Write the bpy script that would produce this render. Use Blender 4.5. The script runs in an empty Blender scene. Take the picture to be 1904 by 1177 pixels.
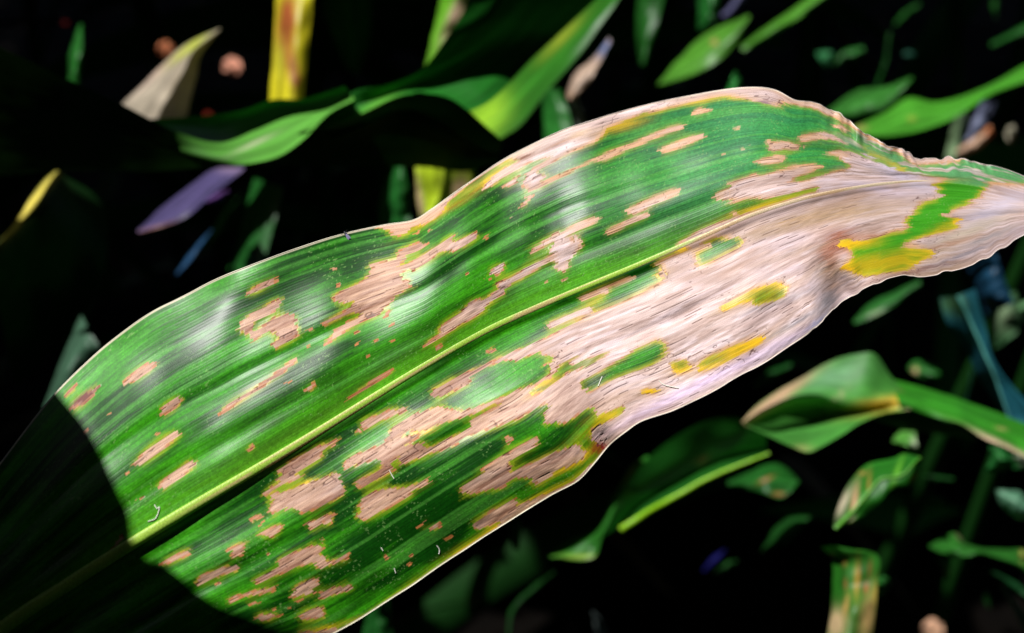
import bpy, math, random
import numpy as np
from mathutils import Vector

# ------------------------------------------------------------------ camera, light, exposure
SC = bpy.context.scene
COL = SC.collection
PITCH = math.radians(35.0)
CAM = np.array([0.0, 0.0, 1.45])
RIGHT = np.array([1.0, 0.0, 0.0])
UP = np.array([0.0, math.sin(PITCH), math.cos(PITCH)])
BACK = np.array([0.0, -math.cos(PITCH), math.sin(PITCH)])
cam_data = bpy.data.cameras.new('camera')
cam = bpy.data.objects.new('camera', cam_data)
COL.objects.link(cam)
cam.location = CAM
cam.rotation_euler = (math.pi / 2 - PITCH, 0, 0)
cam_data.lens = 50.0
cam_data.sensor_width = 36.0
cam_data.clip_start = 0.01
cam_data.clip_end = 2000.0
cam_data.dof.use_dof = True
cam_data.dof.focus_distance = 0.49
cam_data.dof.aperture_fstop = 8.0
SC.camera = cam

SUN_CAM = np.array([-0.38, 0.78, 0.47])            # towards the sun: right, up, back of the camera
SUN = SUN_CAM[0] * RIGHT + SUN_CAM[1] * UP + SUN_CAM[2] * BACK
SUN = SUN / np.linalg.norm(SUN)
world = bpy.data.worlds.new('World')
SC.world = world
world.use_nodes = True
wn = world.node_tree
sky = wn.nodes.new('ShaderNodeTexSky')
sky.sky_type = 'NISHITA'
sky.sun_disc = False
sky.sun_elevation = math.asin(SUN[2])
sky.sun_rotation = math.atan2(SUN[0], SUN[1])
wn.links.new(sky.outputs[0], wn.nodes['Background'].inputs[0])
wn.nodes['Background'].inputs[1].default_value = 0.05
sun_data = bpy.data.lights.new('sun', 'SUN')
sun_data.energy = 5.0
sun_data.angle = math.radians(0.5)
sun_data.color = (1.0, 0.975, 0.955)
sun = bpy.data.objects.new('sun', sun_data)
COL.objects.link(sun)
sun.location = (0, 0, 6)
sun.rotation_euler = Vector(SUN).to_track_quat('Z', 'Y').to_euler()
SC.view_settings.view_transform = 'Standard'
SC.view_settings.look = 'None'
SC.view_settings.gamma = 1.0
SC.view_settings.use_curve_mapping = False
SC.view_settings.exposure = 0.27

# ------------------------------------------------------------------ helpers
K = 0.72 / 1904.0


def place(px, py, d):
    """points at photo position (px, py) lying d metres in front of the lens"""
    px = np.asarray(px, float); py = np.asarray(py, float); d = np.asarray(d, float)
    x = (px - 952.0) * K * d
    y = -(py - 588.5) * K * d
    return CAM + x[..., None] * RIGHT + y[..., None] * UP - d[..., None] * BACK


def hsh(ix, iy, seed):
    n = (ix.astype(np.int64) * 374761393 + iy.astype(np.int64) * 668265263 + seed * 1274126177) & 0x7fffffff
    n = ((n ^ (n >> 13)) * 1103515245 + 12345) & 0x7fffffff
    n = ((n ^ (n >> 15)) * 1274126177) & 0x7fffffff
    return ((n ^ (n >> 12)) & 0xffff) / 65535.0


def vn(x, y, seed=0):
    x = np.asarray(x, float); y = np.asarray(y, float)
    x, y = np.broadcast_arrays(x, y)
    ix = np.floor(x); iy = np.floor(y)
    fx = x - ix; fy = y - iy
    fx = fx ** 3 * (fx * (fx * 6 - 15) + 10); fy = fy ** 3 * (fy * (fy * 6 - 15) + 10)
    a = hsh(ix, iy, seed); b = hsh(ix + 1, iy, seed); c = hsh(ix, iy + 1, seed); e = hsh(ix + 1, iy + 1, seed)
    return (a * (1 - fx) + b * fx) * (1 - fy) + (c * (1 - fx) + e * fx) * fy


def fbm(x, y, seed=0, o=3):
    s = 0; a = 0.5; t = 0
    for k in range(o):
        s = s + a * vn(x * 2 ** k, y * 2 ** k, seed + 17 * k); t += a; a *= 0.55
    return s / t


def ss(a, b, x):
    t = np.clip((x - a) / (b - a), 0, 1)
    return t * t * (3 - 2 * t)


def mix(a, b, f):
    f = np.asarray(f)[..., None]
    return a * (1 - f) + np.asarray(b) * f


def hermite(sk, vk, s):
    """smooth (monotone-ish) interpolation through key values"""
    sk = np.asarray(sk, float); vk = np.asarray(vk, float)
    m = np.zeros_like(vk)
    dl = (vk[1:] - vk[:-1]) / (sk[1:] - sk[:-1])
    m[1:-1] = 0.5 * (dl[1:] + dl[:-1]); m[0] = dl[0]; m[-1] = dl[-1]
    i = np.clip(np.searchsorted(sk, s, side='right') - 1, 0, len(sk) - 2)
    h = sk[i + 1] - sk[i]; t = (s - sk[i]) / h
    return ((2 * t ** 3 - 3 * t ** 2 + 1) * vk[i] + (t ** 3 - 2 * t ** 2 + t) * h * m[i]
            + (-2 * t ** 3 + 3 * t ** 2) * vk[i + 1] + (t ** 3 - t ** 2) * h * m[i + 1])


def grid_mesh(name, P, colour, uv, mat, parent=None, extra=None):
    """P: (nu, nv, 3) grid of points; colour (nu, nv, 3); uv (nu, nv, 2)"""
    nu, nv = P.shape[:2]
    me = bpy.data.meshes.new(name)
    me.vertices.add(nu * nv)
    me.vertices.foreach_set('co', P.reshape(-1).astype(np.float32))
    idx = np.arange(nu * nv).reshape(nu, nv)
    q = np.stack([idx[:-1, :-1], idx[1:, :-1], idx[1:, 1:], idx[:-1, 1:]], -1).reshape(-1, 4)
    nf = len(q)
    me.loops.add(nf * 4)
    me.loops.foreach_set('vertex_index', q.reshape(-1).astype(np.int32))
    me.polygons.add(nf)
    me.polygons.foreach_set('loop_start', (np.arange(nf) * 4).astype(np.int32))
    me.update(calc_edges=True)
    me.polygons.foreach_set('use_smooth', np.ones(nf, bool))
    ca = me.color_attributes.new('pigment', 'FLOAT_COLOR', 'POINT')
    c4 = np.ones((nu * nv, 4), np.float32); c4[:, :3] = colour.reshape(-1, 3)
    ca.data.foreach_set('color', c4.reshape(-1))
    ul = me.uv_layers.new(name='uv')
    ul.data.foreach_set('uv', uv.reshape(-1, 2)[q.reshape(-1)].reshape(-1).astype(np.float32))
    if extra:
        for k, v in extra.items():
            a = me.attributes.new(k, 'FLOAT', 'POINT')
            a.data.foreach_set('value', v.reshape(-1).astype(np.float32))
    me.materials.append(mat)
    o = bpy.data.objects.new(name, me)
    COL.objects.link(o)
    if parent: o.parent = parent
    return o


def tube(name, pts, radii, colour, mat, parent=None, n=8, flat=1.0, cam_facing=True):
    pts = np.asarray(pts, float); m = len(pts)
    tan = np.gradient(pts, axis=0); tan /= np.linalg.norm(tan, axis=1)[:, None] + 1e-12
    side = np.cross(tan, BACK); side /= np.linalg.norm(side, axis=1)[:, None] + 1e-12
    nor = np.cross(side, tan)
    a = np.linspace(0, 2 * math.pi, n + 1)
    r = np.broadcast_to(np.asarray(radii, float), (m,))
    P = pts[:, None, :] + r[:, None, None] * (np.cos(a)[None, :, None] * side[:, None, :] + flat * np.sin(a)[None, :, None] * nor[:, None, :])
    colour = np.asarray(colour, float)
    c = np.broadcast_to(colour if colour.ndim == 3 else (colour[:, None, :] if colour.ndim == 2 else colour), P.shape)
    u = np.stack(np.meshgrid(np.linspace(0, 1, m), np.linspace(0, 1, n + 1), indexing='ij'), -1)
    return grid_mesh(name, P, c, u, mat, parent)


def tag(o, label, cat, group=None, kind=None):
    if label: o['label'] = label
    if cat: o['category'] = cat
    if group: o['group'] = group
    if kind: o['kind'] = kind
    return o


def leaf_material(name, rough=0.45, spec=0.5, transl=0.25, bump=0.15, us=60, vs=900, aniso=0.0, main=False):
    m = bpy.data.materials.new(name); m.use_nodes = True
    nt = m.node_tree; N = nt.nodes; L = nt.links
    b = N['Principled BSDF']; out = N['Material Output']
    at = N.new('ShaderNodeAttribute'); at.attribute_name = 'pigment'
    tc = N.new('ShaderNodeUVMap'); tc.uv_map = 'uv'
    mp = N.new('ShaderNodeMapping'); mp.inputs['Scale'].default_value = (us, vs, 1)
    L.new(tc.outputs[0], mp.inputs[0])
    nz = N.new('ShaderNodeTexNoise'); nz.inputs['Scale'].default_value = 1.0; nz.inputs['Detail'].default_value = 4
    L.new(mp.outputs[0], nz.inputs['Vector'])
    mr = N.new('ShaderNodeMapRange'); mr.inputs[1].default_value = 0.3; mr.inputs[2].default_value = 0.7
    mr.inputs[3].default_value = 0.84 if main else 0.72; mr.inputs[4].default_value = 1.12 if main else 1.22
    L.new(nz.outputs[0], mr.inputs[0])
    mu = N.new('ShaderNodeVectorMath'); mu.operation = 'SCALE'
    L.new(at.outputs['Color'], mu.inputs[0]); L.new(mr.outputs[0], mu.inputs['Scale'])
    L.new(mu.outputs[0], b.inputs['Base Color'])
    b.inputs['Roughness'].default_value = rough
    b.inputs['Specular IOR Level'].default_value = spec
    bp = N.new('ShaderNodeBump'); bp.inputs['Strength'].default_value = bump; bp.inputs['Distance'].default_value = 0.0006
    L.new(nz.outputs[0], bp.inputs['Height']); L.new(bp.outputs[0], b.inputs['Normal'])
    if main:
        # dead tissue is matt, the green blade has a waxy skin
        dd = N.new('ShaderNodeAttribute'); dd.attribute_name = 'dead'
        r2 = N.new('ShaderNodeMapRange'); r2.inputs[3].default_value = rough; r2.inputs[4].default_value = 0.55
        L.new(dd.outputs['Fac'], r2.inputs[0]); L.new(r2.outputs[0], b.inputs['Roughness'])
        s2 = N.new('ShaderNodeMapRange'); s2.inputs[3].default_value = spec; s2.inputs[4].default_value = 0.35
        L.new(dd.outputs['Fac'], s2.inputs[0]); L.new(s2.outputs[0], b.inputs['Specular IOR Level'])
        # fine cellular grain
        n2 = N.new('ShaderNodeTexNoise'); n2.inputs['Scale'].default_value = 1.0; n2.inputs['Detail'].default_value = 3
        m2 = N.new('ShaderNodeMapping'); m2.inputs['Scale'].default_value = (520, 300, 1)
        L.new(tc.outputs[0], m2.inputs[0]); L.new(m2.outputs[0], n2.inputs['Vector'])
        r3 = N.new('ShaderNodeMapRange'); r3.inputs[1].default_value = 0.3; r3.inputs[2].default_value = 0.7
        r3.inputs[3].default_value = 0.8; r3.inputs[4].default_value = 1.18
        L.new(n2.outputs[0], r3.inputs[0])
        mu2 = N.new('ShaderNodeVectorMath'); mu2.operation = 'SCALE'
        L.new(mu.outputs[0], mu2.inputs[0]); L.new(r3.outputs[0], mu2.inputs['Scale'])
        L.new(mu2.outputs[0], b.inputs['Base Color'])
        b2 = N.new('ShaderNodeBump'); b2.inputs['Strength'].default_value = 0.06; b2.inputs['Distance'].default_value = 0.0003
        L.new(n2.outputs[0], b2.inputs['Height']); L.new(bp.outputs[0], b2.inputs['Normal']); L.new(b2.outputs[0], b.inputs['Normal'])
        mu = mu2
    tr = N.new('ShaderNodeBsdfTranslucent'); L.new(mu.outputs[0], tr.inputs[0])
    mx = N.new('ShaderNodeMixShader'); mx.inputs[0].default_value = transl
    L.new(b.outputs[0], mx.inputs[1]); L.new(tr.outputs[0], mx.inputs[2]); L.new(mx.outputs[0], out.inputs[0])
    return m


MAT_MAIN = leaf_material('diseased_leaf_blade', rough=0.36, spec=0.25, transl=0.04, bump=0.045, us=10, vs=230, main=True)
MAT_RIB = leaf_material('leaf_midrib', rough=0.42, spec=0.4, transl=0.05, bump=0.2, us=40, vs=6)
MAT_BG = leaf_material('corn_leaf_surface', rough=0.45, spec=0.4, transl=0.28, bump=0.2, us=8, vs=40)
MAT_UNSEEN = leaf_material('unseen_leaf_surface', rough=0.6, spec=0.2, transl=0.03, bump=0.1, us=8, vs=40)
MAT_SHADE = leaf_material('shaded_leaf_surface', rough=0.6, spec=0.1, transl=0.04, bump=0.2, us=8, vs=40)  # leaf surface with shade put in: gloss and translucency cut to stay dark
MAT_DRY = leaf_material('dry_scrap_surface', rough=0.8, spec=0.1, transl=0.1, bump=0.4, us=10, vs=20)

# ------------------------------------------------------------------ THE SETTING: soil
ms = bpy.data.materials.new('dark_soil'); ms.use_nodes = True
nt = ms.node_tree; b = nt.nodes['Principled BSDF']
tcn = nt.nodes.new('ShaderNodeTexCoord'); nz = nt.nodes.new('ShaderNodeTexNoise'); nz.inputs['Scale'].default_value = 14; nz.inputs['Detail'].default_value = 8
cr = nt.nodes.new('ShaderNodeValToRGB')
cr.color_ramp.elements[0].color = (0.0006, 0.0006, 0.0005, 1); cr.color_ramp.elements[1].color = (0.003, 0.002, 0.0013, 1)
nt.links.new(tcn.outputs['Object'], nz.inputs['Vector']); nt.links.new(nz.outputs[0], cr.inputs[0]); nt.links.new(cr.outputs[0], b.inputs['Base Color'])
bpn = nt.nodes.new('ShaderNodeBump'); bpn.inputs['Distance'].default_value = 0.02; nt.links.new(nz.outputs[0], bpn.inputs['Height']); nt.links.new(bpn.outputs[0], b.inputs['Normal'])
b.inputs['Roughness'].default_value = 0.95; b.inputs['Specular IOR Level'].default_value = 0.05
gx = np.concatenate([[-600, -60, -8], np.linspace(-4, 4, 81), [8, 60, 600]])
gy = np.concatenate([[-600, -60, -4], np.linspace(-1, 7, 81), [12, 60, 600]])
GX, GY = np.meshgrid(gx, gy, indexing='ij')
near = (np.abs(GX) < 4.1) & (GY > -1.1) & (GY < 7.1)
GZ = np.where(near, 0.07 * (fbm(GX * 2.2, GY * 2.2, 5, 4) - 0.5), 0)
soil = grid_mesh('ground', np.stack([GX, GY, GZ], -1), np.full(GX.shape + (3,), 0.02), np.stack([GX, GY], -1), ms)
soil['kind'] = 'structure'

# ------------------------------------------------------------------ THE DISEASED LEAF
# stations along the leaf: upper edge, midrib, lower edge
ST = [((-260, 1190), (-160, 1300), (60, 1500)), ((-90, 985), (20, 1165), (230, 1390)), ((0, 862), (130, 1092), (370, 1300)),
      ((120, 712), (250, 1015), (500, 1228)), ((250, 602), (370, 942), (620, 1178)), ((370, 535), (480, 877), (722, 1118)),
      ((500, 480), (590, 810), (820, 1050)), ((640, 435), (700, 741), (925, 984)), ((770, 408), (810, 673), (1025, 922)),
      ((850, 355), (905, 619), (1105, 862)), ((940, 295), (1000, 575), (1165, 803)), ((1040, 245), (1095, 535), (1250, 765)),
      ((1150, 208), (1195, 493), (1335, 722)), ((1270, 180), (1300, 447), (1410, 680)), ((1390, 162), (1400, 403), (1490, 630)),
      ((1480, 186), (1490, 374), (1536, 590)), ((1560, 215), (1570, 356), (1592, 546)), ((1640, 266), (1650, 344), (1665, 515)),
      ((1700, 291), (1730, 339), (1740, 511)), ((1790, 297), (1810, 346), (1822, 486)), ((1870, 314), (1890, 366), (1906, 438)),
      ((1960, 352), (1985, 392), (1990, 402))]
NS = len(ST) - 1
sk = np.arange(NS + 1)
TOPX = [(i, p[0][0], p[0][1]) for i, p in enumerate(ST)] + [(7.6, 722, 417), (8.35, 800, 391), (14.5, 1440, 166), (15.4, 1512, 191), (17.4, 1668, 279)]
BOTX = [(i, p[2][0], p[2][1]) for i, p in enumerate(ST)] + [(8.5, 1072, 896), (9.5, 1134, 828), (10.4, 1192, 785), (15.5, 1560, 566)]
TOPX.sort(); BOTX.sort()


def edge(E, s):
    E = np.array(E, float)
    return hermite(E[:, 0], E[:, 1], s), hermite(E[:, 0], E[:, 2], s)


RUF_RNG = [(15.2, 19.4)]


def leaf_px(S, T):
    """S along, T in [-1, 1] (1 upper edge, 0 midrib, -1 lower edge) -> photo position"""
    tx, ty = edge(TOPX, S); bx, by = edge(BOTX, S)
    mx = hermite(sk, [p[1][0] for p in ST], S); my = hermite(sk, [p[1][1] for p in ST], S)
    # crinkled stretch of the upper edge
    w = ss(14.9, 15.6, S) * (1 - ss(19.2, 19.8, S))
    ty = ty + w * (7.0 * (vn(S * 7.0, 0 * S, 3) - 0.5) + 9 * (vn(S * 3.1, 0 * S, 8) - 0.5))
    wb = ss(14, 15, S) * (1 - ss(19.5, 20.2, S))
    by = by + wb * (5.0 * (vn(S * 5.0, 0 * S, 13) - 0.5)) + 3.0 * (vn(S * 1.6, 0 * S, 14) - 0.5)
    ty = ty + 2.5 * (vn(S * 1.9, 0 * S, 15) - 0.5) * (1 - w)
    U = np.clip(T, 0, 1); D = np.clip(-T, 0, 1)
    # veins sag slightly between rib and edge
    sagu = 4 * U * (1 - U); sagd = 4 * D * (1 - D)
    x = mx + (tx - mx) * U + (bx - mx) * D
    y = my + (ty - my) * U + (by - my) * D
    x = x - 8 * sagu * ss(3, 9, S) * (1 - ss(15, 17, S)) + 6 * sagd * ss(3, 9, S) * (1 - ss(12, 15, S))
    return x, y


NCAM = np.array([0.0, 0.45, 0.893])


def leaf_depth(S, T, px, py):
    X = (px - 952) * K; Y = -(py - 588.5) * K
    d = 0.49 * NCAM[2] / (NCAM[2] - NCAM[0] * X - NCAM[1] * Y)
    U = np.clip(T, 0, 1); D = np.clip(-T, 0, 1)
    h = 0.0 * S
    wu = hermite([0, 12, 14, 15, 16, 17, 18, 19, 21], [1, 1, 0.8, 0.62, 0.46, 0.27, 0.18, 0.17, 0.1], S)
    wd_ = hermite([0, 12, 14, 15, 16, 17, 18, 19, 21], [1, 1, 0.95, 0.8, 0.68, 0.6, 0.58, 0.45, 0.1], S)
    wf = np.where(T > 0, wu, wd_)
    # long arch: both ends fall away
    h += -0.00010 * (S - 9.0) ** 2
    g = lambda c, w, ct, wt, a: a * np.exp(-((S - c) / w) ** 2 - ((T - ct) / wt) ** 2)
    h += 0.0040 * np.log1p(np.exp((5.5 - S) * 1.5)) / 1.5
    h += 0.0165 * np.exp(-((S - 15.1) / 3.3) ** 2) 
    h += g(14.4, 1.7, 0.45, 0.75, 0.0042)
    h += g(8.15, 0.85, 0.75, 0.38, 0.0034) + g(6.65, 0.42, 0.62, 0.25, 0.0015) + g(6.1, 0.7, 0.35, 0.22, 0.0014) + g(9.0, 0.8, -0.8, 0.3, 0.0024)
    h += -0.020 * D * (1 - ss(4.5, 10.5, S))
    h0_ = h.copy()
    # upper half: bulge near the edge, crease, second bulge
    h += (0.0042 - 0.0022 * ss(11, 14, S)) * np.sin(np.pi * U ** 0.92)
    crease = 0.50 + 0.02 * np.sin(S * 0.8)
    h += -0.0011 * np.exp(-((U - crease) / 0.045) ** 2) * (0.35 + 0.65 * vn(S * 0.5, 0 * S, 44))
    h += -0.0008 * np.exp(-((U - 0.22) / 0.05) ** 2) * vn(S * 0.45, 0 * S, 45) * 1.2
    # upper edge curls down / lifts in waves
    h += U ** 3 * 0.004 * np.sin(S * 1.25 + 0.6) * ss(1, 4, S)
    h += (U ** 2) * 0.0015 * np.sin(S * 2.2 + 1.0)
    # midrib step: the lower half hangs below the rib, deeper at the base
    drop = hermite([0, 3, 7, 11, 14, 17, 21], [0.0018, 0.0016, 0.0013, 0.0011, 0.0010, 0.001, 0.0], S)
    h += -drop * ss(0.0, 0.055, D) + drop * 0.6 * ss(0.1, 0.9, D)
    h += 0.0035 * np.sin(np.pi * D) * ss(0.05, 0.35, D)
    h += -0.0022 * np.exp(-((D - 0.42) / 0.05) ** 2) * vn(S * 0.5, 0 * S, 46)
    h += D ** 2 * 0.003 * np.sin(S * 1.05 + 2.2)
    # cross waves
    h += 0.0010 * np.sin(1.2 * (S - 7.0 + 1.2 * (U - 0.6))) * U ** 0.7 * (T > 0) + 0.0014 * np.sin(S * 1.15 + T * 2.2) * D ** 0.7 * (T < 0)
    h += 0.004 * (fbm(S * 0.7, T * 2.0, 61, 2) - 0.5) * np.minimum(1, np.abs(T) * 3)
    h = h0_ + (h - h0_) * wf
    # fold of the upper blade towards the tip: beyond the crest line the blade drops away
    fu = hermite([13, 14.5, 15.2, 16, 17, 18, 19, 21], [1.2, 0.92, 0.80, 0.62, 0.42, 0.30, 0.3, 0.3], S)
    over = np.clip(U - fu, 0, 1) * ss(14.0, 15.6, S)
    h += -0.020 * wu * over * (1 - ss(18.5, 20.5, S) * 0.6)
    h += 0.002 * np.exp(-((U - fu + 0.03) / 0.09) ** 2) * ss(14.5, 16, S) * (1 - ss(18, 19.5, S)) * wu
    wr = ss(15, 16, S) * (1 - ss(19.3, 20, S)) * ss(0.6, 1.0, U)
    h += wr * 0.004 * (vn(S * 7.0, U * 1.5, 3) - 0.5) + wr * 0.004 * (vn(S * 3.1, U * 2, 8) - 0.5)
    # tuck in the lower half at the crease near the tip
    tc = 15.25 + 1.2 * (D - 0.6)
    tuck = np.exp(-((S - tc) / 0.35) ** 2) * ss(0.35, 0.9, D)
    h += -0.005 * tuck + 0.003 * np.exp(-((S - tc - 0.9) / 0.6) ** 2) * ss(0.25, 0.8, D) + 0.004 * np.exp(-((S - tc + 0.9) / 0.6) ** 2) * ss(0.25, 0.8, D)
    h += -0.003 * np.exp(-((S - 9.45) / 0.25) ** 2) * ss(0.8, 1.0, D) 
    # fine veins
    h += 0.000012 * np.sin(T * 2 * np.pi * 34) * (0.4 + 0.6 * vn(S * 0.8, T * 9, 47)) + 0.000008 * np.sin(T * 2 * np.pi * 71 + 1)
    # crumpled dead tissue
    return d - h


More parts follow.
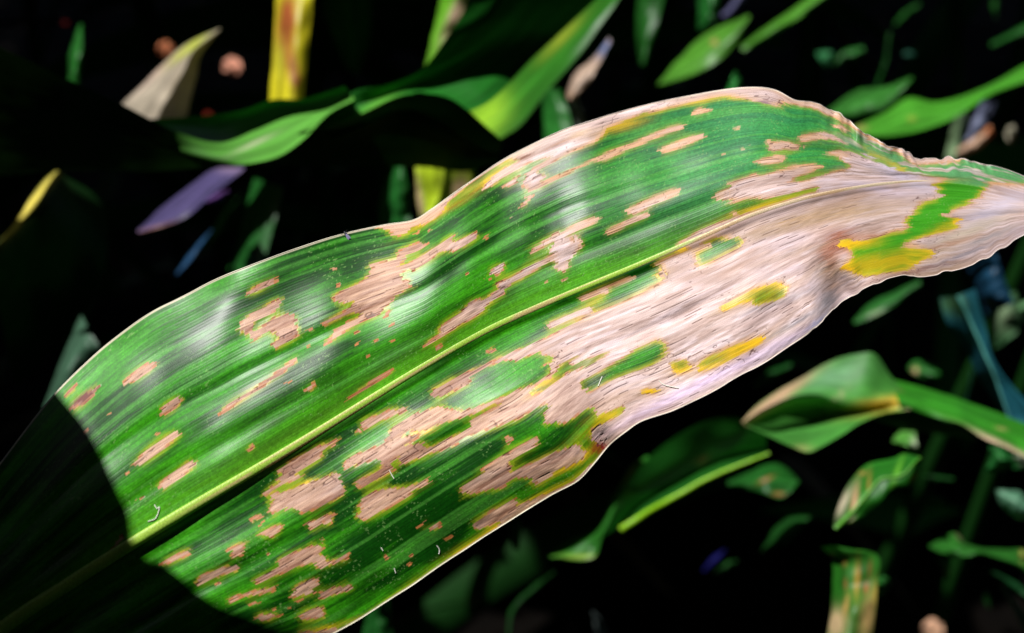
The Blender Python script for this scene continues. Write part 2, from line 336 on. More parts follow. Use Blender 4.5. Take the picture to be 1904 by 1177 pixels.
# ---- lesion outlines, traced in crops of the photo: (x0, y0, scale)
LES = {
 (0, 677, 2.354): [
  [(290,210),(350,150),(430,100),(425,125),(370,170),(310,210)], [(275,155),(310,110),(350,72),(352,84),(300,140)],
  [(540,80),(600,25),(660,-12),(690,-12),(650,40),(575,88)], [(700,200),(770,145),(800,165),(760,195),(710,230)],
  [(580,440),(660,360),(775,285),(790,305),(700,385),(600,457)], [(685,535),(760,470),(830,420),(870,430),(800,490),(700,562)],
  [(1065,385),(1110,345),(1118,358),(1080,388)], [(685,885),(740,850),(820,815),(840,830),(770,860),(700,888)],
  [(1075,1050),(1130,1035),(1140,1048),(1090,1057)], [(1080,690),(1130,660),(1140,675),(1100,690)],
  [(495,812),(540,740),(556,752),(520,800)]],
 (350, 777, 2.942): [
  [(195,1015),(250,975),(330,955),(480,925),(490,940),(360,970),(280,985),(215,1022)], [(35,920),(70,860),(240,800),(265,840),(160,870),(60,915)],
  [(370,1095),(400,1070),(460,1080),(540,1080),(460,1095),(430,1110),(375,1105)], [(590,1100),(650,1050),(730,1032),(760,1085),(680,1100),(610,1112)],
  [(455,1040),(475,1030),(497,1042),(475,1048)], [(530,1038),(550,1030),(568,1038),(550,1045)],
  [(505,765),(620,715),(710,685),(730,720),(700,760),(760,760),(770,790),(870,742),(890,760),(800,800),(715,825),(695,790),(640,805),(560,835),(470,870),(380,905),(358,885),(450,840),(520,805)],
  [(565,965),(600,910),(650,890),(720,880),(735,905),(690,930),(690,965),(620,965),(580,980)], [(710,960),(800,930),(900,905),(912,928),(800,965),(730,990)],
  [(585,1000),(620,990),(620,1005),(595,1012)], [(220,715),(330,660),(515,572),(525,595),(470,650),(430,640),(380,640),(300,690),(310,750),(230,762),(240,720)],
  [(640,575),(700,555),(795,520),(800,570),(750,580),(745,560),(700,600),(660,615)],
  [(455,310),(560,235),(660,180),(820,118),(832,135),(740,165),(745,205),(690,245),(600,290),(640,320),(560,350),(480,385),(430,430),(400,435),(450,380),(520,345),(480,310)],
  [(430,515),(460,450),(445,420),(540,400),(620,370),(730,335),(800,305),(855,350),(865,410),(790,455),(700,495),(620,520),(600,480),(530,495),(450,530)],
  [(840,240),(900,210),(1080,135),(1090,80),(1180,30),(1290,-10),(1490,-20),(1490,10),(1380,50),(1270,75),(1260,45),(1200,60),(1165,105),(1250,85),(1270,100),(1180,150),(1290,130),(1310,150),(1471,90),(1480,140),(1350,190),(1160,262),(1165,200),(1120,240),(1120,290),(1050,330),(930,385),(925,345),(1070,270),(1055,215),(960,245),(850,285)],
  [(950,440),(980,420),(1090,375),(1150,385),(1220,370),(1330,325),(1320,360),(1240,390),(1200,430),(1100,490),(960,560),(925,525),(960,510)],
  [(1265,575),(1300,560),(1300,578),(1272,590)], [(1300,615),(1340,590),(1375,575),(1370,605),(1320,622)], [(1400,655),(1450,633),(1450,645),(1410,665)],
  [(590,1180),(620,1165),(760,1160),(800,1150),(830,1177),(800,1200),(600,1200)]],
 (400, 400, 2.942): [
  [(145,448),(170,420),(250,375),(325,345),(340,358),(290,395),(200,432)],
  [(110,600),(180,550),(320,470),(365,465),(355,510),(300,545),(230,580),(215,600),(218,640),(290,590),(320,560),(420,530),(450,600),(465,650),(420,680),(320,740),(315,700),(345,680),(340,640),(290,635),(210,690),(160,630)],
  [(580,600),(620,570),(700,530),(770,480),(780,465),(720,475),(650,470),(650,440),(730,400),(830,350),(850,265),(920,255),(990,240),(1020,190),(1120,145),(1175,155),(1120,190),(1050,220),(1020,250),(1000,290),(1060,260),(1180,190),(1295,115),(1330,140),(1430,90),(1425,130),(1350,180),(1290,205),(1240,195),(1160,260),(1095,305),(1070,290),(1020,320),(1030,360),(1080,350),(1095,385),(1040,410),(970,450),(960,480),(910,520),(870,560),(810,580),(740,620),(650,680),(595,720),(585,705),(630,670),(635,640),(790,550),(770,530),(700,555),(595,610)],
  [(480,735),(510,710),(515,725),(485,742)], [(10,1100),(60,1040),(250,920),(340,850),(440,775),(440,800),(360,870),(200,980),(60,1070),(15,1105)],
  [(500,960),(530,920),(560,900),(560,935),(515,965)], [(680,1042),(760,975),(880,890),(975,838),(985,850),(880,915),(770,985)],
  [(1115,735),(1150,700),(1230,650),(1225,630),(1290,590),(1360,550),(1380,490),(1440,465),(1480,470),(1480,520),(1380,580),(1280,630),(1200,685),(1125,738)],
  [(780,1165),(800,1130),(960,1065),(1030,1058),(1035,1080),(900,1130),(800,1180)],
  [(930,1180),(1080,1090),(1200,1060),(1250,1050),(1330,1065),(1340,1085),(1480,1030),(1480,1050),(1250,1140),(1150,1180)],
  [(870,75),(960,35),(1100,0),(1140,-25),(1260,-60),(1250,-20),(1200,20),(1130,60),(1050,70),(1040,100),(980,120),(940,105),(920,80)]],
 (800, 450, 2.942): [
  [(330,185),(335,150),(400,110),(418,115),(400,160),(350,192)],
  [(340,240),(430,195),(560,120),(680,60),(670,-10),(810,-10),(820,30),(775,70),(775,130),(740,165),(700,130),(690,115),(640,110),(500,200),(420,240),(415,280),(370,300),(200,430),(120,480),(20,545),(-5,560),(-5,545),(50,500),(50,470),(190,360),(200,335),(260,315),(270,335),(360,265)],
  [(725,205),(760,185),(765,200),(735,215)],
  [(790,310),(870,285),(940,255),(1100,185),(1105,200),(960,260),(970,290),(920,285),(820,325)],
  [(615,465),(640,445),(860,355),(880,360),(870,390),(780,420),(660,475)], [(315,590),(370,570),(370,590),(330,600)],
  # the great dead area of the lower half
  [(0,815),(130,745),(330,655),(430,610),(640,520),(850,405),(1050,330),(1230,235),(1285,200),(1245,150),(1240,120),(1330,75),(1471,18),(1760,-90),(2100,-210),(2400,-290),(2600,-315),(3500,-250),(3600,0),(2500,600),(1471,1100),(955,1200),(905,1060),(870,1025),(940,1000),(1060,930),(1075,895),(950,925),(930,950),(900,900),(860,905),(740,985),(615,975),(625,935),(665,895),(655,865),(480,965),(300,1030),(150,1085),(0,1150)],
  # lower margin patches
  [(400,1190),(440,1150),(570,1080),(605,1065),(595,1100),(520,1150),(440,1190)]],
 (850, 777, 2.942): [
  [(120,290),(200,240),(330,160),(450,95),(450,130),(390,170),(280,240),(300,290),(350,275),(520,190),(610,150),(720,170),(700,210),(620,260),(540,290),(500,330),(450,362),(390,350),(330,315),(270,350),(265,380),(180,390),(60,410),(0,425),(0,395),(60,360),(130,310)],
  [(80,580),(110,560),(200,500),(330,435),(345,460),(330,480),(420,450),(620,360),(800,200),(840,150),(960,90),(960,130),(700,340),(480,470),(300,590),(240,650),(100,720),(0,790),(0,760),(120,690),(200,640),(240,580),(230,560),(180,590),(120,600)],
  [(245,135),(270,105),(295,125),(262,140)], [(725,75),(760,65),(900,60),(960,20),(1000,60),(900,120),(820,130),(740,105)]],
 (800, 150, 2.942): [
  [(-10,700),(200,560),(420,395),(620,295),(840,200),(1080,110),(1480,40),(1480,92),(1250,135),(1060,220),(950,265),(940,300),(900,340),(800,380),(740,410),(700,430),(660,455),(570,500),(540,490),(650,430),(690,405),(560,440),(480,490),(400,530),(310,592),(300,580),(330,530),(400,480),(470,455),(500,435),(410,440),(330,490),(250,540),(100,660),(70,700),(0,775)],
  [(510,575),(540,490),(600,500),(620,530),(600,560),(720,510),(850,450),(950,400),(1000,380),(1100,345),(1200,300),(1300,260),(1400,235),(1400,260),(1300,290),(1200,330),(1100,370),(980,430),(900,440),(760,510),(660,560),(560,605)],
  [(375,600),(400,575),(470,525),(490,530),(485,550),(420,585)], [(500,690),(510,640),(545,625),(545,655),(515,690)], [(410,765),(445,745),(445,752),(420,770)],
  [(1060,720),(1070,705),(1200,640),(1340,590),(1370,590),(1355,620),(1220,680),(1100,735)], [(945,845),(950,825),(1090,755),(1180,725),(1190,745),(1080,790),(960,850)],
  [(525,965),(540,930),(620,880),(690,830),(720,830),(830,765),(930,740),(935,760),(840,805),(740,850),(690,870),(580,930)],
  [(655,975),(680,900),(700,870),(790,850),(820,915),(775,960),(720,1010)], [(285,860),(330,845),(320,870)]],
 (1200, 130, 3.678): [
  [(1185,575),(1320,550),(1420,565),(1480,600),(1600,650),(1740,690),(1850,720),(2100,745),(2500,780),(2800,800),(2800,860),(1839,820),(1600,840),(1400,880),(1200,935),(1000,1015),(700,1140),(520,1210),(200,1200),(400,1080),(600,1010),(880,920),(1000,880),(1180,830),(1150,800),(1000,840),(830,880),(800,870),(700,880),(620,905),(480,890),(480,850),(600,800),(560,770),(640,750),(740,710),(780,730),(900,690),(1050,650),(1180,640),(1215,665),(1100,710),(1000,740),(950,760),(1100,760),(1200,720),(1290,690),(1375,675),(1380,640),(1350,590),(1300,585)],
  [(1045,455),(1120,440),(1220,432),(1300,450),(1370,500),(1390,530),(1330,490),(1240,470),(1150,485),(1070,490)],
  [(835,485),(880,478),(890,500),(960,490),(1090,520),(1060,545),(990,545),(900,545),(850,560),(840,540),(890,520),(850,500)],
  [(745,620),(830,605),(930,580),(1005,605),(950,630),(830,640),(770,635)], [(590,410),(650,382),(655,400),(610,418)], [(600,305),(660,298),(655,307),(620,312)],
  [(310,295),(360,265),(430,268),(435,285),(380,300),(330,312)], [(70,560),(130,525),(300,460),(400,432),(415,455),(320,500),(200,550),(90,580)],
  [(0,190),(300,130),(700,90),(830,105),(920,140),(1040,195),(1200,240),(1350,320),(1500,410),(1700,510),(1840,510),(2170,560),(2170,625),(1839,650),(1700,545),(1550,480),(1400,380),(1250,310),(1150,260),(1000,235),(850,240),(760,220),(700,195),(550,180),(430,195),(200,250),(0,300)],
  [(1290,370),(1340,380),(1420,440),(1390,440),(1320,400)], [(1470,570),(1520,575),(1610,610),(1530,600)]],
}
# living islands inside the dead tissue
ISL = {
 (800, 450, 2.942): [
  [(0,855),(40,855),(205,785),(220,730),(340,670),(440,640),(460,655),(600,600),(690,615),(690,645),(640,665),(635,695),(665,720),(560,780),(400,850),(320,880),(160,925),(90,905),(60,900),(0,912)],
  [(0,1012),(90,982),(240,938),(380,880),(390,890),(230,965),(220,1020),(0,1122)],
  [(535,835),(560,850),(700,760),(740,720),(860,680),(960,620),(985,595),(900,625),(760,680),(750,660),(830,610),(790,620),(700,680),(660,745),(570,790)],
  [(840,745),(870,740),(1000,670),(1110,600),(1120,580),(1190,560),(1230,530),(1300,560),(1300,600),(1260,650),(1200,680),(1100,715),(980,760),(860,830),(850,800)]],
 (1100, 350, 2.942): [
  [(560,350),(620,330),(690,315),(750,290),(830,270),(830,310),(780,340),(710,370),(640,410),(570,425),(550,390)],
  [(690,650),(780,600),(860,560),(930,530),(1060,505),(1085,550),(1080,590),(920,640),(890,620),(800,640),(700,685)],
  [(590,950),(640,920),(780,860),(940,800),(970,815),(930,850),(800,920),(700,970),(600,1000)],
  [(430,950),(520,930),(540,960),(580,980),(480,1020),(440,985)], [(270,1110),(340,1085),(380,1105),(320,1130)]],
 (1250, 0, 2.355): [
  [(730,1170),(790,1130),(760,1080),(720,1065),(740,1045),(850,1050),(950,1020),(1030,1000),(1010,960),(1090,890),(1190,860),(1130,810),(1200,790),(1330,790),(1390,810),(1340,860),(1310,890),(1200,930),(1190,945),(1270,960),(1250,1000),(1100,1040),(1000,1080),(1130,1090),(1140,1120),(1050,1177),(1000,1190),(850,1210)]],
 (1200, 130, 3.678): [[(850,905),(1000,860),(1120,805),(1145,825),(1000,880),(880,920)], [(380,1180),(500,1130),(640,1150),(500,1210)]],
}
# yellowed zones: (x, y, half-length, half-width, angle deg, strength)
YEL = [(1075,252,26,9,-14,1.0),(1110,248,24,9,-20,.7),(960,290,40,8,-25,.6),(1180,222,60,5,-18,.35),(1290,190,60,5,-8,.4),(1370,180,50,5,0,.4),
       (1640,488,95,16,-8,1.3),(1590,455,40,9,-5,1.2),(1545,500,25,18,-30,1.0),(1430,537,60,14,-18,.8),(1360,575,40,10,-20,1.1),(1400,640,70,10,-22,1.2),
       (1330,680,35,10,-20,1.0),(1275,688,40,10,0,.8),(1215,727,24,9,-10,1.0),(1420,382,60,5,-15,.6),(1105,795,50,10,-35,.6),
       (1080,850,60,9,-32,.8),(1125,775,30,10,-20,.7),(900,1000,90,9,-32,.9),(1000,930,70,8,-30,.7),(760,1095,100,7,-35,.8),(640,1160,80,6,-15,.6),
       (790,800,20,7,-20,1.0),(1010,715,25,6,-20,.8),(985,738,18,6,-20,.8),(900,340,60,8,-35,.7),(820,395,70,7,-30,.6),(1160,235,40,8,-14,.6),
       (1280,465,14,7,0,1.2),(1230,505,14,6,-20,.8),(1110,560,20,7,-25,.9),(1090,590,20,6,-25,.9),(560,905,20,6,-25,.8),(1780,410,60,9,-25,.8),(1720,340,60,5,-5,.5),(1650,300,60,6,30,.5)]
# brown or reddish stains, and grey shading painted around the tuck
BRN = [(1115,835,11,16,-30,(.22,.02,.01),1.0),(1085,868,22,4,-38,(.3,.07,.02),.7),(970,295,16,4,-20,(.2,.06,.02),.8),(1040,268,30,4,-22,(.3,.12,.05),.5),
       (1560,450,30,22,-5,(.34,.12,.07),.75),(1545,480,14,25,0,(.4,.16,.09),.5),(1640,438,50,5,-3,(.38,.16,.09),.55),(1700,505,70,4,-14,(.2,.07,.05),.6),
       (1540,560,14,30,25,(.24,.22,.24),.6),(1520,600,26,6,-40,(.17,.19,.27),.7),(1480,600,60,6,-30,(.42,.37,.4),.5),(1480,410,120,14,-14,(.4,.25,.13),.55),
       (1600,395,110,16,-8,(.42,.28,.16),.45),(1440,430,60,8,-16,(.33,.22,.14),.4),(1555,525,20,12,-20,(.35,.2,.12),.5),(150,745,24,7,-35,(.15,.03,.02),.9),
       (880,895,60,8,-18,(.4,.3,.24),.3),(1100,760,22,7,-30,(.3,.14,.08),.6),(560,920,60,20,-22,(.48,.3,.22),.4),(640,900,30,20,-20,(.42,.3,.26),.35),
       (1300,715,150,10,-27,(.66,.5,.74),.5),(1450,640,80,9,-30,(.62,.5,.66),.4),(1800,430,90,14,-25,(.5,.42,.32),.5),(1840,440,60,6,-22,(.33,.3,.32),.5),
       (1650,310,100,14,28,(.6,.55,.7),.5),(1740,505,90,8,-12,(.42,.28,.2),.6),(1800,470,60,5,-22,(.25,.22,.26),.5),(1760,455,70,5,-15,(.4,.22,.14),.5),(1830,400,60,6,-10,(.42,.36,.44),.5),(1690,370,80,7,-6,(.5,.36,.3),.4),(1480,470,90,6,-16,(.45,.3,.22),.4),(1350,560,120,4,-16,(.45,.3,.26),.4),(1300,600,140,5,-17,(.5,.34,.3),.4),(1450,560,100,6,-20,(.4,.34,.36),.4),(1860,380,50,14,-20,(.62,.55,.66),.5),(1420,190,18,3,0,(.2,.12,.14),.7),(1620,350,70,8,10,(.6,.5,.62),.4),(1210,680,60,4,-25,(.5,.35,.28),.4),(1150,740,50,14,-28,(.47,.3,.2),.4)]
SPOT = [(155,808,5),(231,884,3),(196,775,3),(293,806,4),(259,927,3),(270,939,2.5),(401,1088,5),(492,1031,4),(600,999,4),(489,973,3),(717,1037,5),(771,1030,4),(763,1047,3.5),
        (615,503,5),(633,530,4.5),(774,433,4),(796,430,4),(719,582,5),(716,590,4),(725,605,5),(685,662,4),(823,642,6),(670,636,3.5),(693,638,4),(534,710,4),(577,614,5),
        (661,619,4),(735,629,3.5),(1021,523,3.5),(940,815,3),(800,776,2.5),(950,819,4),(1370,395,5),(1260,190,3),(1400,345,4),(1388,275,4),(1345,287,4),(700,545,3),(860,515,3),(905,520,3),(640,600,2.5)]

PAD = 120
W, H = 1904 + 2 * PAD, 1177 + 2 * PAD


def fill(img, poly, val=1.0):
    p = np.array(poly, float) + PAD
    x0, y0 = np.floor(p.min(0)).astype(int) - 1; x1, y1 = np.ceil(p.max(0)).astype(int) + 1
    x0 = max(x0, 0); y0 = max(y0, 0); x1 = min(x1, W - 1); y1 = min(y1, H - 1)
    if x1 <= x0 or y1 <= y0: return
    X, Y = np.meshgrid(np.arange(x0, x1) + 0.5, np.arange(y0, y1) + 0.5)
    ins = np.zeros(X.shape, bool)
    for i in range(len(p)):
        xa, ya = p[i - 1]; xb, yb = p[i]
        if ya == yb: continue
        c = ((ya > Y) != (yb > Y)) & (X < (xb - xa) * (Y - ya) / (yb - ya) + xa)
        ins ^= c
    sub = img[y0:y1, x0:x1]; sub[ins] = val


def blur(a, r):
    k = int(r * 2.5) + 1
    w = np.exp(-0.5 * (np.arange(-k, k + 1) / r) ** 2); w /= w.sum()
    for ax in (0, 1):
        o = np.zeros_like(a)
        for i, wi in zip(range(-k, k + 1), w): o += wi * np.roll(a, i, ax)
        a = o
    return a


dead = np.zeros((H, W), np.float32)
for (ox, oy, sc), polys in LES.items():
    for p in polys: fill(dead, [(ox + x / sc, oy + y / sc) for x, y in p])
for (ox, oy, sc), polys in ISL.items():
    for p in polys: fill(dead, [(ox + x / sc, oy + y / sc) for x, y in p], 0.0)
for x, y, r in SPOT:
    fill(dead, [(x + r * 1.15 * math.cos(a) - 0, y + r * 0.8 * math.sin(a) - 0.35 * r * math.cos(a)) for a in np.linspace(0, 6.28, 9)[:-1]])
d1 = blur(dead, 0.6); d3 = blur(dead, 3.2); d8 = blur(dead, 8.0)


def samp(img, x, y):
    x = np.clip(x + PAD - 0.5, 0, W - 2.001); y = np.clip(y + PAD - 0.5, 0, H - 2.001)
    ix = x.astype(int); iy = y.astype(int); fx = x - ix; fy = y - iy
    return (img[iy, ix] * (1 - fx) + img[iy, ix + 1] * fx) * (1 - fy) + (img[iy + 1, ix] * (1 - fx) + img[iy + 1, ix + 1] * fx) * fy


NU, NV = 1700, 620
s = np.linspace(0, NS, NU)
t = np.linspace(-1, 1, NV)
S, T = np.meshgrid(s, t, indexing='ij')
PX, PY = leaf_px(S, T)
# vein direction
DX, DY = np.gradient(PX, axis=0), np.gradient(PY, axis=0)
LN = np.sqrt(DX ** 2 + DY ** 2) + 1e-9; DX /= LN; DY /= LN
VEIN = np.where(T > 0, T * 62, T * 60)              # vein number across the blade
VI = np.floor(VEIN + 0.25 * np.sin(S * 2))
VC = np.floor(VEIN / 2.6)
jit = (hsh(np.floor(S * 0.7 + hsh(VC, VC * 0, 7) * 9), VC, 21) - 0.5) * 14 + (hsh(np.floor(S * 0.9 + hsh(VI, VI * 0, 7) * 9), VI, 23) - 0.5) * 6 + (vn(S * 16, VEIN * 1.5, 22) - 0.5) * 3
jac = (vn(S * 9, VEIN * 0.3, 24) - 0.5) * 1.5
TQ = np.clip((np.floor(VEIN) + 0.5) / np.where(T > 0, 62, 60), -1, 1)
SQ = (np.floor(S * 15 + hsh(VI, VI * 0, 27)) + 0.5 - hsh(VI, VI * 0, 27)) / 15
XQ, YQ = leaf_px(np.clip(SQ, 0, NS), TQ)
XQ = PX * 0.2 + XQ * 0.8; YQ = PY * 0.2 + YQ * 0.8
QX = XQ + DX * jit - DY * jac; QY = YQ + DY * jit + DX * jac
N1 = samp(d1, QX, QY); N3 = samp(d3, QX, QY); N8 = samp(d8, QX, QY)
DE = ss(0.25, 0.5, N1) * (1 - ss(9, 12, S)) + ss(0.22, 0.62, N3) * ss(9, 12, S)
streak = fbm(S * 1.5, VEIN * 0.9, 31, 3)
fstreak = fbm(S * 4.0, VEIN * 2.2, 32, 3)
lstreak = fbm(S * 0.35, T * 11, 40, 3)
blot = fbm(S * 1.1, T * 5, 33, 3)
cell = fbm(S * 28, VEIN * 1.3, 34, 2)

green = mix(np.array([0.003, 0.055, 0.0015]) * np.ones(S.shape + (3,)), (0.045, 0.34, 0.006), np.clip(0.28 + 1.1 * (blot - 0.45) + 1.5 * (lstreak - 0.5) + 0.8 * (streak - 0.5) + 0.5 * (fstreak - 0.5), 0, 1))
# bluish sheen painted in as blue-green towards the tip; lime beside the rib
green = mix(green, np.array([0.12, 0.34, 0.15]), 0.8 * ss(15, 17, S) * (T > 0))
green = mix(green, np.array([0.045, 0.29, 0.10]), 0.65 * (1 - ss(15, 17, S)) * ss(10, 14.5, S) * ss(0.15, 0.5, T + 0.15))
lime = np.exp(-np.clip(T, 0, 1) / 0.09) * (T >= 0) * (1 - 0.5 * ss(9, 15, S))
green = mix(green, (0.17, 0.52, 0.02), 0.85 * lime)
green = mix(green, (0.10, 0.42, 0.05), 0.35 * ss(0.62, 0.8, vn(S * 0.3, VEIN * 0.7, 39)))
green = green * (0.74 + 0.52 * cell)[..., None] * (0.86 + 0.28 * vn(S * 75, VEIN * 2.6, 53))[..., None]
green = green * (1 - 0.22 * np.exp(-((VEIN - np.floor(VEIN) - 0.5) / 0.2) ** 2) * vn(S * 0.7, VI, 54))[..., None]
green = mix(green, np.array([0.06, 0.36, 0.02]), 0.7 * ss(15.2, 16.5, S) * (T < 0))
# pale flecks
fl = ss(0.84, 0.93, vn(S * 42, VEIN * 1.9, 35)) * ss(0.35, 0.75, vn(S * 3.0, T * 9, 36))
green = mix(green, (0.26, 0.48, 0.14), 0.45 * fl)
lo_t = mix(np.array([0.34, 0.16, 0.10]) * np.ones(S.shape + (3,)), (0.36, 0.23, 0.18), ss(7.5, 11, S))
hi_t = mix(np.array([0.67, 0.42, 0.285]) * np.ones(S.shape + (3,)), (0.69, 0.51, 0.465), ss(7.5, 11, S))
tf = np.clip(0.58 + 1.5 * (streak - 0.5) + 1.3 * (fbm(S * 0.5, VEIN * 0.45, 52, 3) - 0.5) + 0.9 * (fstreak - 0.5) + 0.6 * (blot - 0.5), 0, 1)[..., None]
tan = lo_t * (1 - tf) + hi_t * tf
tan = mix(tan, (0.50, 0.31, 0.25), 0.4 * ss(0.58, 0.78, vn(S * 2.2, VEIN * 1.1, 37)))
tan = mix(tan, (0.80, 0.65, 0.68), (0.15 + 0.5 * ss(0.5, 0.8, vn(S * 1.6, VEIN * 0.8, 38))) * ss(8, 11, S))
tan = mix(tan, (0.38, 0.24, 0.19), 0.65 * ss(0.5, 0.72, fbm(S * 0.75, T * 7, 58, 3)) * ss(8, 11, S))
tan = mix(tan, (0.52, 0.43, 0.50), 0.4 * ss(0.5, 0.7, fbm(S * 0.9, T * 5, 59, 2)) * ss(12, 15, S))
# rusty rim inside the lesion, yellow halo outside
rim = DE * (1 - ss(0.42, 0.80, N3))
colr = green
halo = (1 - DE) * ss(0.06, 0.42, N8) * (0.35 + 0.65 * ss(0.35, 0.65, vn(S * 1.8, T * 8, 51)))
colr = mix(colr, (0.30, 0.42, 0.015), 0.75 * halo * (1 - ss(9, 12, S)))
colr = mix(colr, (0.60, 0.46, 0.05), np.clip(0.95 * (1 - DE) * ss(0.05, 0.55, N8), 0, 1) * ss(9, 12, S) * np.where(T < 0.05, 0.9, 0.35))
colr = mix(colr, (0.60, 0.38, 0.06), ss(0.25, 0.5, N3) * (1 - DE) * 0.75)
tan = mix(tan, (0.24, 0.08, 0.03), 0.8 * DE * (1 - ss(0.42, 0.62, N3)) * ss(0.35, 0.6, vn(S * 3, VEIN * 0.5, 56)))
tan = mix(tan, (0.50, 0.17, 0.04), 0.9 * rim * (0.5 + 0.5 * (1 - ss(9, 12, S) * 0.3)))


tan = mix(tan, (0.66, 0.36, 0.15), 0.75 * DE * (1 - ss(0.45, 0.95, N8)) * ss(9, 12, S) * (0.4 + 0.8 * vn(S * 1.4, VEIN * 0.3, 57)))


def ell(x, y, a, b_, ang, warp=1.0):
    c, s_ = math.cos(math.radians(ang)), math.sin(math.radians(ang))
    dx = QX - x; dy = QY - y
    return np.exp(-(((dx * c + dy * s_) / a) ** 2 + ((-dx * s_ + dy * c) / b_) ** 2) * 0.9)


ye = np.zeros(S.shape)
for x, y, a, b_, an, st in YEL: ye = np.maximum(ye, st * ell(x, y, a, b_, an))
ye = np.clip(ye * (0.45 + 1.0 * fbm(S * 2.5, VEIN * 0.5, 55, 2)), 0, 1)
colr = mix(colr, (0.88, 0.50, 0.015), ye * (0.55 + 0.45 * ss(0.02, 0.4, N8)))
tan = mix(tan, (0.72, 0.47, 0.14), 0.35 * ye)
for x, y, a, b_, an, c_, st in BRN:
    e = np.clip(1.5 * st * ell(x, y, a, b_, an) * (0.5 + 1.0 * fstreak), 0, 1)
    tan = mix(tan, c_, e)
    if st > 0.75: colr = mix(colr, c_, e * 0.8)
colr = mix(colr, tan, np.clip(DE + 0.75 * (1 - DE) * ss(15.6, 17, S) * ss(0.15, 0.3, T) * ss(0.5, 0.62, fbm(S * 1.3, T * 7, 60, 3)), 0, 1))
# dark splits that follow the veins
rng = np.random.RandomState(4)
frac = VEIN - np.floor(VEIN)
line = np.exp(-((frac - 0.5) / 0.13) ** 2)
dash = ss(0.64, 0.74, vn(S * 3.4 + hsh(VI, VI * 0, 71) * 40, VI * 1.0, 72)) * (hsh(VI, np.floor(S * 0.8), 73) > 0.62)
clus = ss(0.42, 0.6, vn(S * 1.3, T * 7, 74))
edgeb = DE * (1 - ss(0.6, 0.98, N3))
crack = line * np.clip(dash * DE * (0.35 + 0.65 * clus) + 1.0 * edgeb * ss(0.45, 0.6, vn(S * 5, VI, 75)) * ss(0.45, 0.6, vn(S * 1.1, VI * 0.3, 76)), 0, 1)
squig = ss(0.035, 0.010, np.abs(vn(S * 6, VEIN * 0.8, 77) - 0.5)) * ss(0.50, 0.62, vn(S * 1.7, VEIN * 0.22, 78)) * DE * (N8 < 0.97)
crack = np.clip(crack + 0.8 * squig, 0, 1)
colr = mix(colr, (0.09, 0.03, 0.025), 0.9 * crack)
colr = np.clip(colr, 0.001, 0.9)
# silvery margin
mg = ss(0.988, 0.996, np.abs(T))
colr = mix(colr, (0.80, 0.68, 0.52), mg * 0.8)

DEP = leaf_depth(S, T, PX, PY)
rough_relief = ss(0.2, 0.9, N8) * (0.0006 * (fbm(S * 2.2, VEIN * 0.3, 81, 3) - 0.5)) - 0.0002 * crack
rough_relief = rough_relief * np.where(T > 0, hermite([0, 12, 14, 16, 18, 21], [1, 1, 0.8, 0.4, 0.12, 0.1], S), hermite([0, 12, 14, 16, 18, 21], [1, 1, 0.9, 0.6, 0.35, 0.1], S)) * np.minimum(1, np.abs(T) * 6)
P = place(PX, PY, DEP - rough_relief)
UVm = np.stack([S / NS * 4.0, (T + 1) / 2], -1)
root = bpy.data.objects.new('corn_leaf', None); COL.objects.link(root)
tag(root, 'large sharply focused corn leaf with tan rectangular lesions, withered pink-tan towards its tip', 'leaf', 'corn leaves')
base_pt = place(130, 1092, 0.45)
root.location = base_pt
blade = grid_mesh('blade', P - base_pt, colr, UVm, MAT_MAIN, root, {'dead': DE})

# midrib: a raised cord along T = 0
sm = np.linspace(0, 19.5, 420)
am = np.linspace(0, math.pi, 15)
mx, my = leaf_px(sm, sm * 0 + 0.0)
tx, ty = leaf_px(sm, sm * 0 + 0.06)
ux, uy = tx - mx, ty - my; ul_ = np.sqrt(ux ** 2 + uy ** 2); ux /= ul_; uy /= ul_
hw = hermite([0, 3, 6, 9, 12, 14, 17, 19.5], [17, 14, 11, 8.5, 7.0, 6.0, 4.6, 2.0], sm)
off = np.cos(am)                                   # +1 upper side, -1 lower side
RX = mx[:, None] + ux[:, None] * (off[None, :] * hw[:, None] + 0.25 * hw[:, None])
RY = my[:, None] + uy[:, None] * (off[None, :] * hw[:, None] + 0.25 * hw[:, None])
Sm = np.broadcast_to(sm[:, None], RX.shape)
dbase = leaf_depth(sm, sm * 0, mx, my)[:, None]
rise = (np.sin(am)[None, :] * hw[:, None] * K * 0.49 * 0.4)
lowside = np.clip(-off, 0, 1)[None, :] ** 3 * hw[:, None] * K * 0.49 * 1.2
RD = dbase - rise + lowside + 0.0004
vv = np.broadcast_to((off[None, :] + 1) / 2, RX.shape)
limec = mix(np.array([0.16, 0.48, 0.02]) * np.ones(RX.shape + (3,)), (0.42, 0.62, 0.08), 0.3 + 0.6 * ss(0.2, 0.8, vv))
cream = mix(np.array([0.62, 0.46, 0.28]) * np.ones(RX.shape + (3,)), (0.80, 0.68, 0.48), fbm(Sm * 2, vv * 4, 91, 2))
rc = mix(limec, cream, ss(11.5, 14, Sm + 1.2 * (vn(Sm * 1.5, vv * 4, 93) - 0.5)))
rc = mix(rc, (0.60, 0.38, 0.20), 0.75 * ss(0.56, 0.66, vn(Sm * 0.9, vv * 3.5, 92)) * ss(0.5, 0.2, np.abs(vv - 0.55)) * ss(3, 5, Sm))
rc = mix(rc, (0.20, 0.11, 0.06), 0.6 * ss(0.22, 0.05, vv) * ss(6, 8, Sm))
grid_mesh('midrib', place(RX, RY, RD) - base_pt, rc, np.stack([Sm, vv], -1), MAT_RIB, root)

